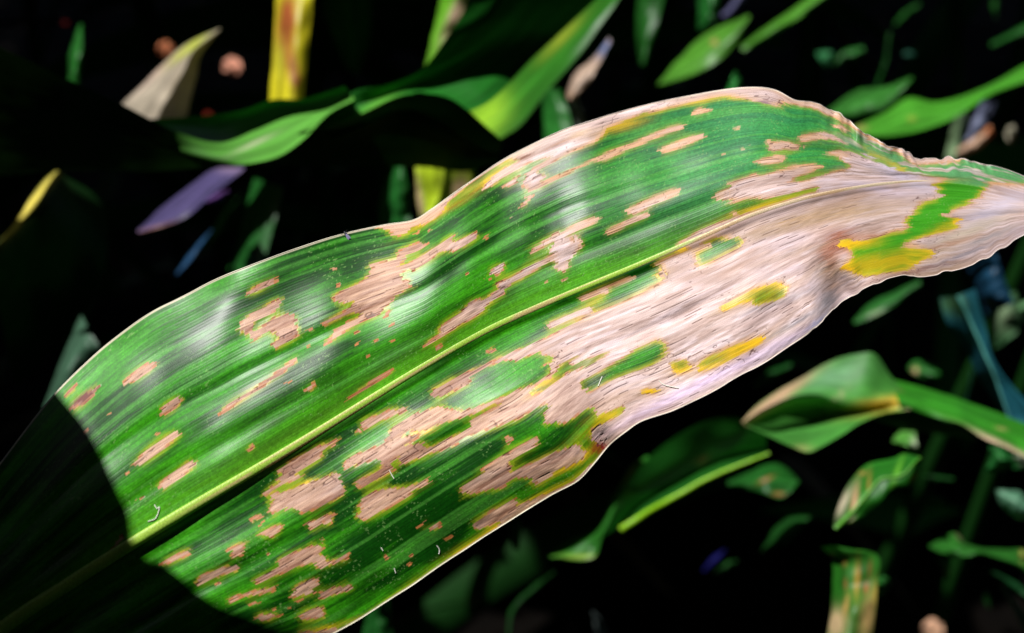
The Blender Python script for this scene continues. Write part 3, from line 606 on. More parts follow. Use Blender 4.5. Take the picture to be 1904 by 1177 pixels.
# the pale rolled margins of the blade
for nm, tt in (('leaf_margin', 1.0), ('leaf_margin', -1.0)):
    se = np.linspace(0.2, 20.6, 1000)
    ex, ey = leaf_px(se, se * 0 + tt)
    ed = leaf_depth(se, se * 0 + tt, ex, ey)
    rad = 0.00011 + 0.00008 * vn(se * 2, se * 0, 5)
    cc = mix(np.array([0.88, 0.84, 0.66]) * np.ones((1000, 3)), (0.88, 0.76, 0.70), ss(8, 12, se))
    tube(nm, place(ex, ey, ed) - base_pt, rad, cc, MAT_RIB, root, n=6)

# ------------------------------------------------------------------ small things lying on the leaf


def on_leaf(px, py):
    i = np.argmin((PX - px) ** 2 + (PY - py) ** 2)
    i, j = np.unravel_index(i, PX.shape)
    return P[i, j]


def blob_mesh(name, c, ax, col_, mat, parent=None, nu=14, nv=10):
    """an egg-shaped body: ax = three half-axis vectors"""
    u = np.linspace(0, 2 * math.pi, nu); v = np.linspace(0, math.pi, nv)
    V, U = np.meshgrid(v, u, indexing='ij')
    e = (np.cos(V)[..., None] * ax[0] * (1 - 0.12 * np.cos(V))[..., None] + (np.sin(V) * np.cos(U))[..., None] * ax[1] + (np.sin(V) * np.sin(U))[..., None] * ax[2])
    return grid_mesh(name, np.asarray(c) + e, np.broadcast_to(np.array(col_, float), e.shape), np.stack([U, V], -1), mat, parent)


MAT_FLY = leaf_material('insect_body', rough=0.3, spec=0.6, transl=0.0, bump=0.05)
pI = on_leaf(645, 437) + 0.0009 * BACK
fly = bpy.data.objects.new('fly', None); COL.objects.link(fly); fly.location = pI
tag(fly, 'tiny dark grey-violet insect clinging to the upper margin of the large blighted leaf', 'insect')
ad = (0.6 * RIGHT - 0.8 * UP); sd = np.cross(ad, BACK)
blob_mesh('abdomen', ad * 0.0006, (ad * 0.0011, sd * 0.00055, BACK * 0.0005), (0.10, 0.09, 0.16), MAT_FLY, fly)
blob_mesh('thorax', -ad * 0.0005, (ad * 0.0006, sd * 0.0005, BACK * 0.0005), (0.02, 0.02, 0.03), MAT_FLY, fly)
blob_mesh('head', -ad * 0.0012, (ad * 0.00035, sd * 0.0004, BACK * 0.0004), (0.015, 0.015, 0.02), MAT_FLY, fly)
for sg in (1, -1):
    wp = blob_mesh('wing', ad * 0.0009 + sd * 0.0002 * sg + BACK * 0.0005, (ad * 0.0012 + sd * 0.0002 * sg, sd * 0.0004, BACK * 0.00005), (0.30, 0.28, 0.45), MAT_FLY, fly)
    for k in (-1, 0, 1):
        q0 = -ad * 0.0005 + ad * k * 0.0003; q1 = q0 + sd * sg * 0.0008 + ad * k * 0.0004 + BACK * 0.0002; q2 = q1 + sd * sg * 0.0005 + ad * k * 0.0003 - BACK * 0.0009
        tube('leg', [q0, (q0 + q1) / 2, q1, (q1 + q2) / 2, q2], 0.00006, (0.02, 0.02, 0.02), MAT_FLY, fly, n=5)

for lb, pts in [('curled white fibre stuck on the green blade just above the lower end of the midrib', [(275, 970), (288, 965), (294, 955), (297, 942), (292, 946), (288, 938)]),
                ('short straight pale fibre lying on the dark green lower half beside a tiny black-centred spot', [(708, 1018), (713, 1024)]),
                ('white hair on the dead tissue beside the small yellow patch near the lower edge', [(1225, 707), (1236, 716), (1262, 722)]),
                ('pale fibre lying across the green island in the dead lower half', [(1112, 718), (1116, 708), (1120, 700)]),
                ('fine yellowish hair between two tan patches of the lower half, under the long lesion', [(724, 874), (729, 884), (733, 890)]),
                ('faint pale hair near the lower margin, right of the small brown spots', [(733, 1056), (736, 1066)]),
                ('short bright fibre on the lower half near the bottom margin', [(812, 1014), (817, 1022), (816, 1030)])]:
    pp = np.array([on_leaf(*q) + 0.00022 * BACK for q in pts])
    m = len(pp); uu = np.linspace(0, m - 1, 24)
    cu = np.stack([hermite(np.arange(m), pp[:, k], uu) for k in range(3)], -1)
    tag(tube('plant_fibre', cu, 0.00016, (0.9, 0.9, 0.78), MAT_RIB, None, n=6), lb, 'fibre', 'fibres on the leaf')

# ------------------------------------------------------------------ LEAVES BEHIND
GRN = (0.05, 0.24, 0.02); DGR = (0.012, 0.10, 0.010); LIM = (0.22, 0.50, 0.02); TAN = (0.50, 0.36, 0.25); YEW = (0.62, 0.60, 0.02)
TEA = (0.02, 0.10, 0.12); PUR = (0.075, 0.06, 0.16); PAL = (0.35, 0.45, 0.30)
lit_pts = []


def curve_pts(c, n, sc):
    ox, oy, k = sc
    c = np.array([(ox + x / k, oy + y / k) for x, y in c], float)
    L = np.concatenate([[0], np.cumsum(np.linalg.norm(np.diff(c, axis=0), axis=1))])
    L /= L[-1]
    u = np.linspace(0, 1, n)
    return np.stack([hermite(L, c[:, 0], u), hermite(L, c[:, 1], u)], -1)


LEAFN = [0]


def bg(label, curves, d, offs, colour, blobs=(), lit=True, rib=None, sc=(0, 0, 1), bulge=0.01, spots=0, name='corn_leaf', group='corn leaves', cat='leaf', litv=(0.0, 1.0), litu=(0.0, 1.0), mat=None):
    """a leaf lofted through two or more guide curves; d = depth at start and end, offs = extra depth of each curve"""
    LEAFN[0] += 1; seed = LEAFN[0] * 7
    nu, nv = 90, 25
    C = np.stack([curve_pts(c, nu, sc) for c in curves], 1)       # nu, nc, 2
    nc = len(curves)
    v = np.linspace(0, nc - 1, nv); 
    i = np.clip(v.astype(int), 0, nc - 2); f = v - i
    G = C[:, i] * (1 - f)[None, :, None] + C[:, i + 1] * f[None, :, None]
    OF = np.stack([np.interp(np.linspace(0, 1, nu), np.linspace(0, 1, len(np.atleast_1d(o))), np.atleast_1d(o)) for o in offs], 1)
    O = hermite(np.arange(nc), OF.T, v).T if nc > 2 and False else OF[:, i] * (1 - f) + OF[:, i + 1] * f
    U, V = np.meshgrid(np.linspace(0, 1, nu), np.linspace(0, 1, nv), indexing='ij')
    D = d[0] + (d[1] - d[0]) * U + O - bulge * np.sin(np.pi * V) * (1 + 0.4 * np.sin(U * 5 + seed)) + 0.012 * (fbm(U * 3, V * 1.5, seed, 2) - 0.5)
    G = G + (np.stack([vn(U * 9, V * 2, seed + 1), vn(U * 9, V * 2, seed + 2)], -1) - 0.5) * 1.5
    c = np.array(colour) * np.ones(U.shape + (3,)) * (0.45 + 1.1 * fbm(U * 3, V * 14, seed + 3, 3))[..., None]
    c = mix(c, c * 1.8 + 0.01, 0.6 * np.exp(-((V - 0.5) / 0.03) ** 2))
    for (x, y, a, b_, an, cc, st) in blobs:
        x = sc[0] + x / sc[2]; y = sc[1] + y / sc[2]; a = a / sc[2]; b_ = b_ / sc[2]
        cs, sn = math.cos(math.radians(an)), math.sin(math.radians(an))
        dx = G[..., 0] - x; dy = G[..., 1] - y
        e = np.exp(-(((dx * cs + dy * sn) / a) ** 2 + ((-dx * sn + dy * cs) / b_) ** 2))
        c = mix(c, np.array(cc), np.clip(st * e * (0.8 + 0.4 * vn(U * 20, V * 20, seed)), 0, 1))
    if spots:
        sp = ss(0.72, 0.8, vn(U * 9, V * 7, seed + 5)) * spots
        c = mix(c, (0.40, 0.20, 0.08), sp)
    Pt = place(G[..., 0], G[..., 1], D)
    bp_ = Pt[0, nv // 2].copy()
    o = grid_mesh(name, Pt - bp_, c, np.stack([U, V], -1), mat or (MAT_BG if lit else MAT_SHADE))
    o.location = bp_
    tag(o, label, cat, group)
    if lit:
        lit_pts.append(Pt[int(nu * litu[0]) + 2:int(nu * litu[1]) - 1:3, int(nv * litv[0]) + 1:int(np.ceil(nv * litv[1])):3].reshape(-1, 3))
    if rib is not None:
        rv, rw, rcol = rib
        j = int(rv * (nv - 1))
        tube('midrib', (Pt[:, j] - bp_) + BACK * 0.0012, np.linspace(rw, rw * 0.4, nu), rcol, MAT_RIB, o, n=8, flat=0.6)
    return o


A = (0, 0, 2.354); B2 = (600, 0, 2.354); Hh = (1250, 0, 2.355); C4 = (1250, 450, 2.911); C5 = (1250, 777, 2.911); C6 = (850, 777, 2.942)
# --- upper left
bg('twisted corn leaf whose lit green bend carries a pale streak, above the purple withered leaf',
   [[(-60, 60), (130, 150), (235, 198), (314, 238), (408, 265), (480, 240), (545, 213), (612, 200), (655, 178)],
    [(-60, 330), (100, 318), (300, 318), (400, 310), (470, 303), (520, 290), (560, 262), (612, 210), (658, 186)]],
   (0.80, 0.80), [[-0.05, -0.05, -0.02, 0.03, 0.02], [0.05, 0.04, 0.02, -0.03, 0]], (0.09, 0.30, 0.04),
   [(470, 268, 40, 4, -25, (0.45, 0.5, 0.3), .9), (150, 240, 240, 160, 0, (0.003, 0.012, 0.003), 1.3)], bulge=0.004, mat=MAT_SHADE, litu=(0.5, 1))  # the big dark blob paints shade onto the unlit left part
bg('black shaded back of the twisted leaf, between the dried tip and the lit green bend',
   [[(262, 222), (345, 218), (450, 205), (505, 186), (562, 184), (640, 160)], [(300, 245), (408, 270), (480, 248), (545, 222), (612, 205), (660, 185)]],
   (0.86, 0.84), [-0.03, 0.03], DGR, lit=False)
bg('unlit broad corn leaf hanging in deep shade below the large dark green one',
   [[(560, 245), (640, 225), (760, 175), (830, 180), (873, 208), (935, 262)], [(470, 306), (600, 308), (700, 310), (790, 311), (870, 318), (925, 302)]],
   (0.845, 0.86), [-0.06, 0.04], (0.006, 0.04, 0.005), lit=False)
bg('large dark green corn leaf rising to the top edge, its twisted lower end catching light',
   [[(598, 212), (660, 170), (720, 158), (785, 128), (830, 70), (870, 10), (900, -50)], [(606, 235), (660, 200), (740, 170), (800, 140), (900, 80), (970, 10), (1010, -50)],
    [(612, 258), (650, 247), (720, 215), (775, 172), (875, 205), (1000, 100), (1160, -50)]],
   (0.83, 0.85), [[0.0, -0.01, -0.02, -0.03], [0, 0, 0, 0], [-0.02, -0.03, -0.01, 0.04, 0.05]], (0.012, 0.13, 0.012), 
   [(690, 215, 50, 16, -38, (0.16, 0.46, 0.05), 1.0)], bulge=0.006, mat=MAT_SHADE, litu=(0, 0.45))  # the blob paints in the light on the twisted lower end
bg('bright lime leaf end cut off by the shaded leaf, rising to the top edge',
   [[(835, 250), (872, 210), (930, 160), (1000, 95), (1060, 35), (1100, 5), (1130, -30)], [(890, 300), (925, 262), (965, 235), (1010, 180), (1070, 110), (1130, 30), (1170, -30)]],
   (0.92, 0.95), [0.03, -0.03], (0.022, 0.15, 0.008), [(905, 212, 34, 48, 30, (0.32, 0.62, 0.03), 1.0), (1045, 70, 50, 9, -45, (0.35, 0.42, 0.03), .8)])  # first blob paints the sunlit patch at the lower end
bg('crumpled grey-tan dried leaf tip with a lime rim, pointing up right between two reddish scraps',
   [[(215, 215), (228, 193), (262, 160), (300, 122), (330, 95), (365, 72), (408, 53)], [(285, 240), (300, 205), (320, 170), (342, 130), (355, 100), (378, 78), (409, 55)], [(330, 260), (345, 222), (355, 185), (366, 140), (373, 105), (385, 85), (410, 56)]],
   (0.98, 0.98), [0.02, -0.012, 0.012], (0.42, 0.36, 0.27), [(350, 90, 50, 7, -38, (0.50, 0.58, 0.04), 1.2), (322, 160, 4, 60, 20, (0.25, 0.2, 0.12), .6), (290, 130, 60, 10, -42, (0.62, 0.42, 0.36), .7)])
bg('upright bright yellow corn leaf strip blotched with rusty brown at the top edge',
   [[(518, -60), (512, 20), (506, 120), (498, 215)], [(588, -60), (580, 20), (570, 120), (560, 215)]], (0.96, 0.94), [0.01, -0.01], (0.74, 0.66, 0.02),
   [(532, 50, 15, 60, 5, (0.42, 0.11, 0.03), 1.7), (542, 120, 12, 45, -15, (0.5, 0.22, 0.04), 1.3), (552, 150, 8, 9, 0, (0.35, 0.12, 0.03), 1.2), (520, 110, 9, 40, 0, (0.6, 0.66, 0.05), .6)], rib=None)
bg('narrow lime leaf with a tan stripe, behind the large dark green leaf',
   [[(828, -40), (812, 30), (790, 125)], [(878, -40), (858, 30), (818, 100)]], (1.0, 1.0), [0.01, -0.01], (0.14, 0.45, 0.02), [(848, 25, 12, 60, 25, (0.45, 0.3, 0.2), 1.2)])
bg('slim upright green leaf tip in the dark upper left corner', [[(110, 180), (125, 155), (130, 100), (148, 45)], [(150, 190), (149, 160), (152, 100), (153, 45)]], (1.1, 1.1), [0.01, -0.01], (0.02, 0.16, 0.02))
bg('faint dusky leaf stretching down behind the upright yellow one', [[(590, -40), (610, 40), (640, 120)], [(690, -40), (690, 60), (665, 140)]], (1.2, 1.2), [-0.02, 0.03], DGR, lit=False)
# --- middle left
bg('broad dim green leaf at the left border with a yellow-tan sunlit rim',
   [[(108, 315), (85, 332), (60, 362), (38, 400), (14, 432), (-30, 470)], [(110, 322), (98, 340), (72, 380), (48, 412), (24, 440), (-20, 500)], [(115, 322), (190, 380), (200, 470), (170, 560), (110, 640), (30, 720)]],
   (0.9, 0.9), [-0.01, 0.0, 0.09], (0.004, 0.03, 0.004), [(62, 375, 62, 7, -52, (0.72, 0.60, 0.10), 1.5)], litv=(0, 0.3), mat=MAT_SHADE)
bg('withered purple-grey leaf hanging under the green bend', [[(600, 1010), (720, 900), (850, 800), (940, 740), (1068, 730)], [(605, 1018), (720, 990), (830, 940), (920, 860), (1066, 745)]],
   (0.95, 0.93), [0.02, -0.02], PUR, [(1010, 740, 60, 20, 0, (0.35, 0.25, 0.4), .7), (700, 1000, 120, 14, -15, (0.35, 0.16, 0.08), .8)], sc=A)
bg('dark purple shred beneath the withered purple-grey leaf', [[(900, 880), (950, 845), (1000, 830)], [(910, 890), (960, 880), (1005, 840)]], (0.97, 0.97), [0.01, -0.01], (0.12, 0.05, 0.2), sc=A)
bg('thin blue leaf blade slanting above the upper edge of the large leaf', [[(768, 1200), (845, 1092), (926, 1002)], [(782, 1204), (862, 1104), (932, 1004)]], (1.0, 1.0), [0.01, -0.01], (0.02, 0.08, 0.18), sc=A)
bg('dark green upright leaf rising behind the middle of the large leaf', [[(1110, 780), (1060, 980), (980, 1240)], [(1240, 820), (1190, 1020), (1120, 1240)]], (1.05, 1.0), [0.02, -0.02], (0.010, 0.09, 0.012), sc=A)
bg('blurred grey-green stem behind the left end of the large leaf', [[(80, 760), (110, 680), (150, 585)], [(115, 740), (150, 680), (188, 650)]], (0.9, 0.9), [0.01, -0.01], (0.05, 0.12, 0.07))
bg('dim green leaf left of the yellow leaf behind the bend of the upper margin', [[(320, 690), (255, 850), (240, 980)], [(345, 690), (375, 830), (385, 980)]], (1.0, 1.0), [0.02, -0.01], (0.015, 0.14, 0.02), sc=B2)
bg('yellow-green leaf with a tan rim and patch, directly behind the bend of the upper margin', [[(405, 690), (410, 850), (425, 950)], [(520, 690), (530, 800), (480, 930)], [(690, 690), (650, 800), (560, 920)]], (0.95, 0.95), [0.0, -0.02, 0.01], (0.42, 0.58, 0.02),
   [(425, 880, 14, 100, -8, (0.6, 0.42, 0.25), 1.2), (600, 830, 50, 60, 0, (0.55, 0.36, 0.22), 1.1)], sc=B2)
# --- top middle
bg('small tan and bluish dried leaf twist on a thin stalk, above the upper margin', [[(1052, 178), (1070, 135), (1098, 112), (1132, 70)], [(1062, 190), (1096, 152), (1112, 122), (1137, 76)]], (1.05, 1.05), [0.01, -0.01], (0.50, 0.36, 0.27),
   [(1122, 88, 18, 18, 0, (0.2, 0.25, 0.45), 1.1), (1060, 180, 8, 12, 0, (0.4, 0.25, 0.15), .8)])
bg('grey stalk under the small dried leaf twist', [[(1058, 180), (1068, 215), (1080, 280)], [(1072, 178), (1086, 215), (1100, 280)]], (1.07, 1.07), [0, 0], (0.10, 0.12, 0.10), lit=False, name='corn_stalk', cat='stalk', group=None, bulge=0.004)
bg('mid green upright leaf left of the grey stalk, above the upper margin', [[(1006, 165), (1010, 215), (1012, 320)], [(1042, 165), (1062, 230), (1075, 320)]], (1.1, 1.08), [0.01, -0.01], (0.02, 0.16, 0.02))
bg('dark leaf strip at the top edge, right of the bluish dried twist', [[(1190, -40), (1182, 60), (1190, 120)], [(1245, -40), (1218, 60), (1202, 120)]], (1.25, 1.25), [0.01, -0.01], DGR)
bg('speckled green leaf slanting up right above the highest point of the upper margin', [[(1222, 158), (1262, 110), (1310, 65), (1392, 27)], [(1232, 156), (1295, 135), (1352, 98), (1394, 32)]], (1.2, 1.2), [0.02, -0.02], (0.07, 0.25, 0.02), [(1328, 78, 6, 6, 0, (0.4, 0.3, 0.1), 1)])
bg('short green leaf stub at the top edge above the speckled leaf', [[(1297, -30), (1298, 20), (1298, 55)], [(1338, -30), (1334, 20), (1326, 40)]], (1.3, 1.3), [0.01, -0.01], (0.015, 0.14, 0.02))
bg('hazy violet shred behind the speckled leaf', [[(1340, 28), (1355, 14), (1375, -20)], [(1348, 34), (1368, 20), (1390, -10)]], (1.35, 1.35), [0, 0], (0.10, 0.10, 0.2))
bg('slim green blade running up right to the top edge of the photo', [[(1375, 88), (1440, 40), (1500, 0), (1545, -30)], [(1382, 94), (1462, 50), (1520, 8), (1570, -30)]], (1.3, 1.3), [0.01, -0.01], (0.07, 0.26, 0.02))
bg('tiny green leaf tip peeping over the highest point of the upper margin', [[(1348, 175), (1358, 150), (1366, 132)], [(1382, 175), (1378, 150), (1370, 132)]], (1.0, 1.0), [0, 0], (0.02, 0.2, 0.03))
# --- top right
bg('green leaf with a pointed tip just above the wide lit leaf at right', [[(1540, 205), (1595, 168), (1650, 160), (1695, 142)], [(1555, 218), (1612, 214), (1660, 185), (1698, 145)]], (1.2, 1.2), [0.015, -0.015], (0.03, 0.17, 0.02))
bg('wide lit green leaf tapering towards the right border above the crinkled margin', [[(1565, 245), (1640, 212), (1690, 182), (1740, 190), (1840, 158), (1904, 122), (1970, 95)], [(1595, 252), (1660, 251), (1720, 240), (1780, 215), (1850, 172), (1904, 152), (1970, 130)]],
   (1.1, 1.15), [0.02, -0.02], (0.06, 0.30, 0.02), [(1695, 220, 7, 5, 0, (0.3, 0.4, 0.05), 1), (1600, 238, 12, 6, 0, (.4, .35, .1), .8)])
bg('little bluish green leaf tip in the upper right darkness', [[(1517, 98), (1530, 95), (1548, 96)], [(1540, 132), (1546, 120), (1552, 100)]], (1.5, 1.5), [0, 0], (0.03, 0.18, 0.06))
bg('small dull green blade beside the bluish leaf tip', [[(1548, 118), (1570, 95), (1605, 86)], [(1556, 122), (1585, 112), (1608, 100)]], (1.5, 1.5), [0, 0], (0.02, 0.13, 0.02))
bg('faint teal speck of a leaf in the upper right darkness', [[(1680, 98), (1690, 95), (1700, 100)], [(1682, 106), (1690, 108), (1699, 104)]], (1.6, 1.6), [0, 0], (0.02, 0.10, 0.06))
bg('long thin dim stem in the upper right darkness', [[(1652, 60), (1645, 110), (1625, 165)], [(1657, 62), (1651, 110), (1633, 165)]], (1.5, 1.5), [0, 0], (0.012, 0.10, 0.012), name='corn_stalk', cat='stalk', group=None)
bg('dim arching blade near the top edge at right', [[(1662, 45), (1680, 22), (1710, 5)], [(1668, 48), (1690, 30), (1712, 10)]], (1.6, 1.6), [0, 0], DGR)
bg('dim slanting leaf in the top right corner', [[(1840, 82), (1880, 60), (1960, 15)], [(1845, 88), (1885, 72), (1960, 40)]], (1.5, 1.5), [0.01, -0.01], (0.012, 0.11, 0.012))
bg('dim upright blade at the top edge near the right corner', [[(1842, -20), (1845, 15), (1850, 35)], [(1858, -20), (1857, 15), (1853, 35)]], (1.6, 1.6), [0, 0], DGR)
bg('blurred pale green upright stem behind the tip of the large leaf', [[(1778, 205), (1768, 250), (1758, 295)], [(1800, 208), (1792, 250), (1785, 295)]], (1.4, 1.4), [0, 0], (0.18, 0.28, 0.14))
bg('blurred blue-grey dead leaf right of the pale upright stem', [[(1825, 190), (1812, 220), (1790, 262)], [(1853, 188), (1842, 215), (1812, 262)]], (1.4, 1.4), [0, 0], (0.16, 0.18, 0.28))
bg('blurred orange-tan withered leaf slanting behind the tip of the large leaf', [[(1776, 282), (1805, 262), (1842, 232)], [(1782, 294), (1820, 276), (1846, 250)]], (1.35, 1.35), [0, 0], (0.62, 0.40, 0.27), [(1840, 245, 10, 14, 0, (0.6, 0.18, 0.05), 1)])
bg('blurred pale flake of dead leaf near the right border', [[(1868, 250), (1876, 236), (1884, 232)], [(1878, 270), (1888, 262), (1888, 240)]], (1.35, 1.35), [0, 0], (0.40, 0.38, 0.27), [(1883, 264, 6, 6, 0, (0.6, 0.15, 0.04), 1)])
# --- lower right
bg('blue-green corn leaf with a pale midrib running down right beside the right border',
   [[(1445, 300), (1480, 430), (1600, 600), (1650, 720), (1740, 860), (1800, 960), (1840, 1060)], [(1545, 290), (1610, 420), (1680, 580), (1735, 710), (1785, 850), (1815, 940), (1850, 1050)], [(1640, 250), (1700, 480), (1740, 640), (1850, 790), (1950, 900), (2000, 960), (2050, 1080)]],
   (0.94, 0.94), [0.02, -0.005, -0.01], (0.014, 0.12, 0.16), [(1500, 330, 70, 60, 20, (0.12, 0.32, 0.14), 1.0), (1555, 335, 25, 50, -20, (0.3, 0.6, 0.3), 1)], sc=C4, rib=(0.5, 0.0012, (0.08, 0.30, 0.26)), bulge=0.0, mat=MAT_BG)
bg('dark blue leaf strip crossing down right behind the tip of the large leaf', [[(1600, 140), (1650, 280), (1700, 400)], [(1750, 60), (1820, 260), (1850, 330)]], (1.1, 1.1), [0.01, -0.02], (0.01, 0.06, 0.12), sc=C4)
bg('pale blotched leaf beside the blue-green leaf at the right border', [[(1730, 270), (1710, 400), (1730, 590)], [(1860, 270), (1890, 400), (1860, 500)]], (1.2, 1.2), [0.01, -0.01], (0.04, 0.15, 0.05), [(1800, 400, 60, 90, 10, (0.25, 0.36, 0.20), 1.0)], sc=C4)
bg('pale green leaf end on the right border below the tip of the large leaf', [[(1865, 370), (1885, 330), (1960, 310)], [(1875, 395), (1905, 380), (1960, 360)]], (1.2, 1.2), [0, 0], (0.15, 0.35, 0.15), sc=C4)
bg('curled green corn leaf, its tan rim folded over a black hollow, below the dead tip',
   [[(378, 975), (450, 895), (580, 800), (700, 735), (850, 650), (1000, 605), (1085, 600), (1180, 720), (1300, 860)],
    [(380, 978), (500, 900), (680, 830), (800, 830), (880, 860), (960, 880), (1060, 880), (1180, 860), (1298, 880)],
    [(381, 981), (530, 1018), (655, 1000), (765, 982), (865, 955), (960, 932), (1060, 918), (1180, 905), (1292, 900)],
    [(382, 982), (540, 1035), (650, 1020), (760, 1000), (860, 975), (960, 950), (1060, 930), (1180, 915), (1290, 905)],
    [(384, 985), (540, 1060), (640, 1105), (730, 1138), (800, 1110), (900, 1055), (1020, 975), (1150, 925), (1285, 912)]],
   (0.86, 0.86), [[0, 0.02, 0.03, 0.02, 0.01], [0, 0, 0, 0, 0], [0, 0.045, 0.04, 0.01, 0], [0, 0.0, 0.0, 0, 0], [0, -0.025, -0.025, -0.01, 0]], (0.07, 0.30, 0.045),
   [(860, 730, 170, 60, -15, (0.18, 0.38, 0.2), 0.8), (540, 865, 240, 26, -35, (0.62, 0.40, 0.24), 1.4), (1150, 880, 190, 32, -12, (0.72, 0.46, 0.05), 1.5), (1285, 880, 30, 40, 0, (0.7, 0.45, 0.35), 1), (700, 1120, 60, 20, 0, (0.4, 0.45, 0.15), .8), (900, 840, 60, 14, -40, (0.4, 0.4, 0.2), .7)], sc=C4, bulge=0.0)  # first blob paints a pale sheen onto the upper side
bg('long green leaf with a pinkish tan lower rim reaching the right border', [[(1180, 740), (1400, 800), (1600, 865), (1960, 1000)], [(1230, 880), (1440, 950), (1560, 985), (1700, 1070), (1800, 1110), (1960, 1190)]],
   (0.88, 0.86), [0.03, -0.02], (0.035, 0.26, 0.015), [(1780, 1100, 190, 18, 26, (0.66, 0.5, 0.32), 1.2), (1780, 1010, 30, 8, 10, (.5, .4, .15), .8)], sc=C4)
bg('dark underside of the long green leaf with the pinkish rim', [[(1080, 925), (1240, 905), (1430, 955), (1570, 1000)], [(1100, 960), (1250, 1010), (1450, 1040), (1650, 1070)]], (0.9, 0.9), [-0.02, 0.03], (0.008, 0.08, 0.01), lit=False, sc=C4)
bg('dull green leaf with a pale streak just under the dead lower edge', [[(975, 432), (1060, 340), (1200, 270), (1340, 200)], [(990, 442), (1100, 400), (1200, 340), (1350, 240)]], (1.05, 1.05), [0.01, -0.01], (0.02, 0.13, 0.02), [(1100, 385, 50, 12, -20, (0.25, 0.35, 0.18), .9)], sc=C4)
bg('oval green leaf spot-lit between the curled leaf and the blue-green leaf', [[(1275, 680), (1300, 650), (1370, 640), (1440, 690)], [(1280, 695), (1340, 730), (1400, 750), (1450, 740)]], (1.2, 1.2), [0.01, -0.01], (0.02, 0.15, 0.02), [(1315, 695, 16, 16, 0, (0.6, 0.4, 0.2), 1)], sc=C4)
bg('hair-thin stem left of the blue-green leaf', [[(1618, 690), (1605, 780), (1585, 870)], [(1626, 690), (1613, 780), (1594, 870)]], (1.1, 1.1), [0, 0], (0.01, 0.08, 0.05), sc=C4, name='corn_stalk', cat='stalk', group=None)
bg('dim leaf lying under the long dead lower edge, left of the curled leaf', [[(420, 780), (520, 700), (650, 650)], [(470, 790), (560, 740), (640, 690)]], (1.1, 1.1), [0, 0], (0.008, 0.07, 0.01), sc=C4)
bg('broad dark green leaf below the dead edge with a bright lime lower rim',
   [[(1120, 1000), (1150, 935), (1190, 870), (1250, 815), (1340, 775), (1425, 790)], [(1140, 985), (1190, 938), (1260, 898), (1340, 858), (1425, 834)], [(1155, 985), (1190, 962), (1255, 925), (1340, 880), (1430, 843)]],
   (0.92, 0.90), [-0.0, 0.03, 0.0], (0.010, 0.11, 0.008), [(1260, 790, 14, 5, -25, (.45, .3, .08), 1), (1302, 855, 14, 5, -25, (.3, .15, .05), .8)], rib=(0.97, 0.0021, (0.26, 0.56, 0.01)))
bg('folded dark green leaf that twists and flares into a lit triangle, below the large leaf',
   [[(1035, 205), (960, 260), (860, 420), (800, 560), (770, 600), (620, 670), (490, 748)], [(1062, 215), (1020, 330), (920, 450), (830, 570), (800, 620), (750, 760), (520, 768)]],
   (0.95, 0.95), [0.01, -0.01], (0.025, 0.18, 0.015), [(690, 760, 120, 14, 0, (0.25, 0.42, 0.03), 1), (950, 300, 70, 8, -55, (.4, .3, .05), .8)], sc=C6)
bg('dark green brown-spotted leaf right below the lime-rimmed leaf', [[(300, 345), (420, 290), (560, 245), (640, 290), (690, 345)], [(300, 365), (400, 385), (480, 400), (590, 432), (685, 350)]], (1.0, 1.0), [0.015, -0.015], (0.012, 0.11, 0.012),
   [(505, 335, 40, 9, -25, (.4, .15, .05), 1), (575, 412, 30, 9, 0, (.4, .15, .05), 1)], sc=C5)
bg('green lesioned leaf bending down left with white and tan streaks and a pale midrib',
   [[(870, 600), (890, 500), (960, 350), (1050, 255), (1200, 215), (1250, 195), (1335, 205)], [(885, 600), (1000, 560), (1120, 460), (1180, 390), (1290, 370), (1330, 300), (1342, 215)]],
   (0.80, 0.80), [0.01, -0.01], (0.016, 0.15, 0.01), [(925, 460, 25, 80, 28, (0.7, 0.62, 0.42), 1.2), (985, 450, 16, 90, 10, (0.6, 0.36, 0.2), 1.1), (955, 470, 8, 50, 10, (0.02, 0.15, 0.02), .9), (1065, 350, 9, 60, 5, (.4, .25, .06), .8), (1215, 300, 14, 90, 20, (0.12, 0.4, 0.03), 1), (1310, 320, 10, 30, 30, (.5, .3, .06), 1), (1030, 300, 20, 12, -20, (.4, .25, .06), .8)], sc=C5, rib=(0.62, 0.0012, (0.10, 0.34, 0.03)))
bg('small bright green leaf end above the green leaf with white and tan streaks', [[(1190, 125), (1230, 75), (1310, 72)], [(1200, 135), (1270, 150), (1338, 195)]], (0.98, 0.98), [0.01, -0.01], (0.10, 0.34, 0.05), [(1310, 140, 20, 40, 0, (.45, .5, .35), .8)], sc=C5)
bg('upright spotted corn leaf with tan torn flanks at the bottom edge of the photo',
   [[(800, 700), (860, 760), (865, 900), (860, 1050), (825, 1230)], [(870, 690), (975, 775), (980, 900), (960, 1050), (950, 1230)], [(960, 705), (1112, 745), (1112, 900), (1100, 1050), (1080, 1230)]],
   (0.80, 0.78), [0.01, 0.0, -0.006], (0.018, 0.14, 0.01), [(885, 1110, 50, 70, 10, (0.66, 0.48, 0.25), 1.3), (1060, 1090, 40, 140, 8, (0.5, 0.34, 0.12), 1.1), (1000, 880, 14, 90, 3, (.5, .3, .05), 1.0), (940, 1020, 14, 60, 10, (.55, .36, .1), 1), (1095, 960, 10, 60, 5, (.5, .35, .06), .9), (1050, 920, 12, 30, 5, (.4, .1, .03), .8), (935, 780, 12, 24, 0, (.4, .2, .05), .7), (865, 745, 10, 10, 0, (.3, .2, .1), .7), (940, 900, 8, 30, 0, (.4, .15, .05), .7), (1070, 820, 8, 50, 5, (.3, .1, .03), .7)], sc=C5)
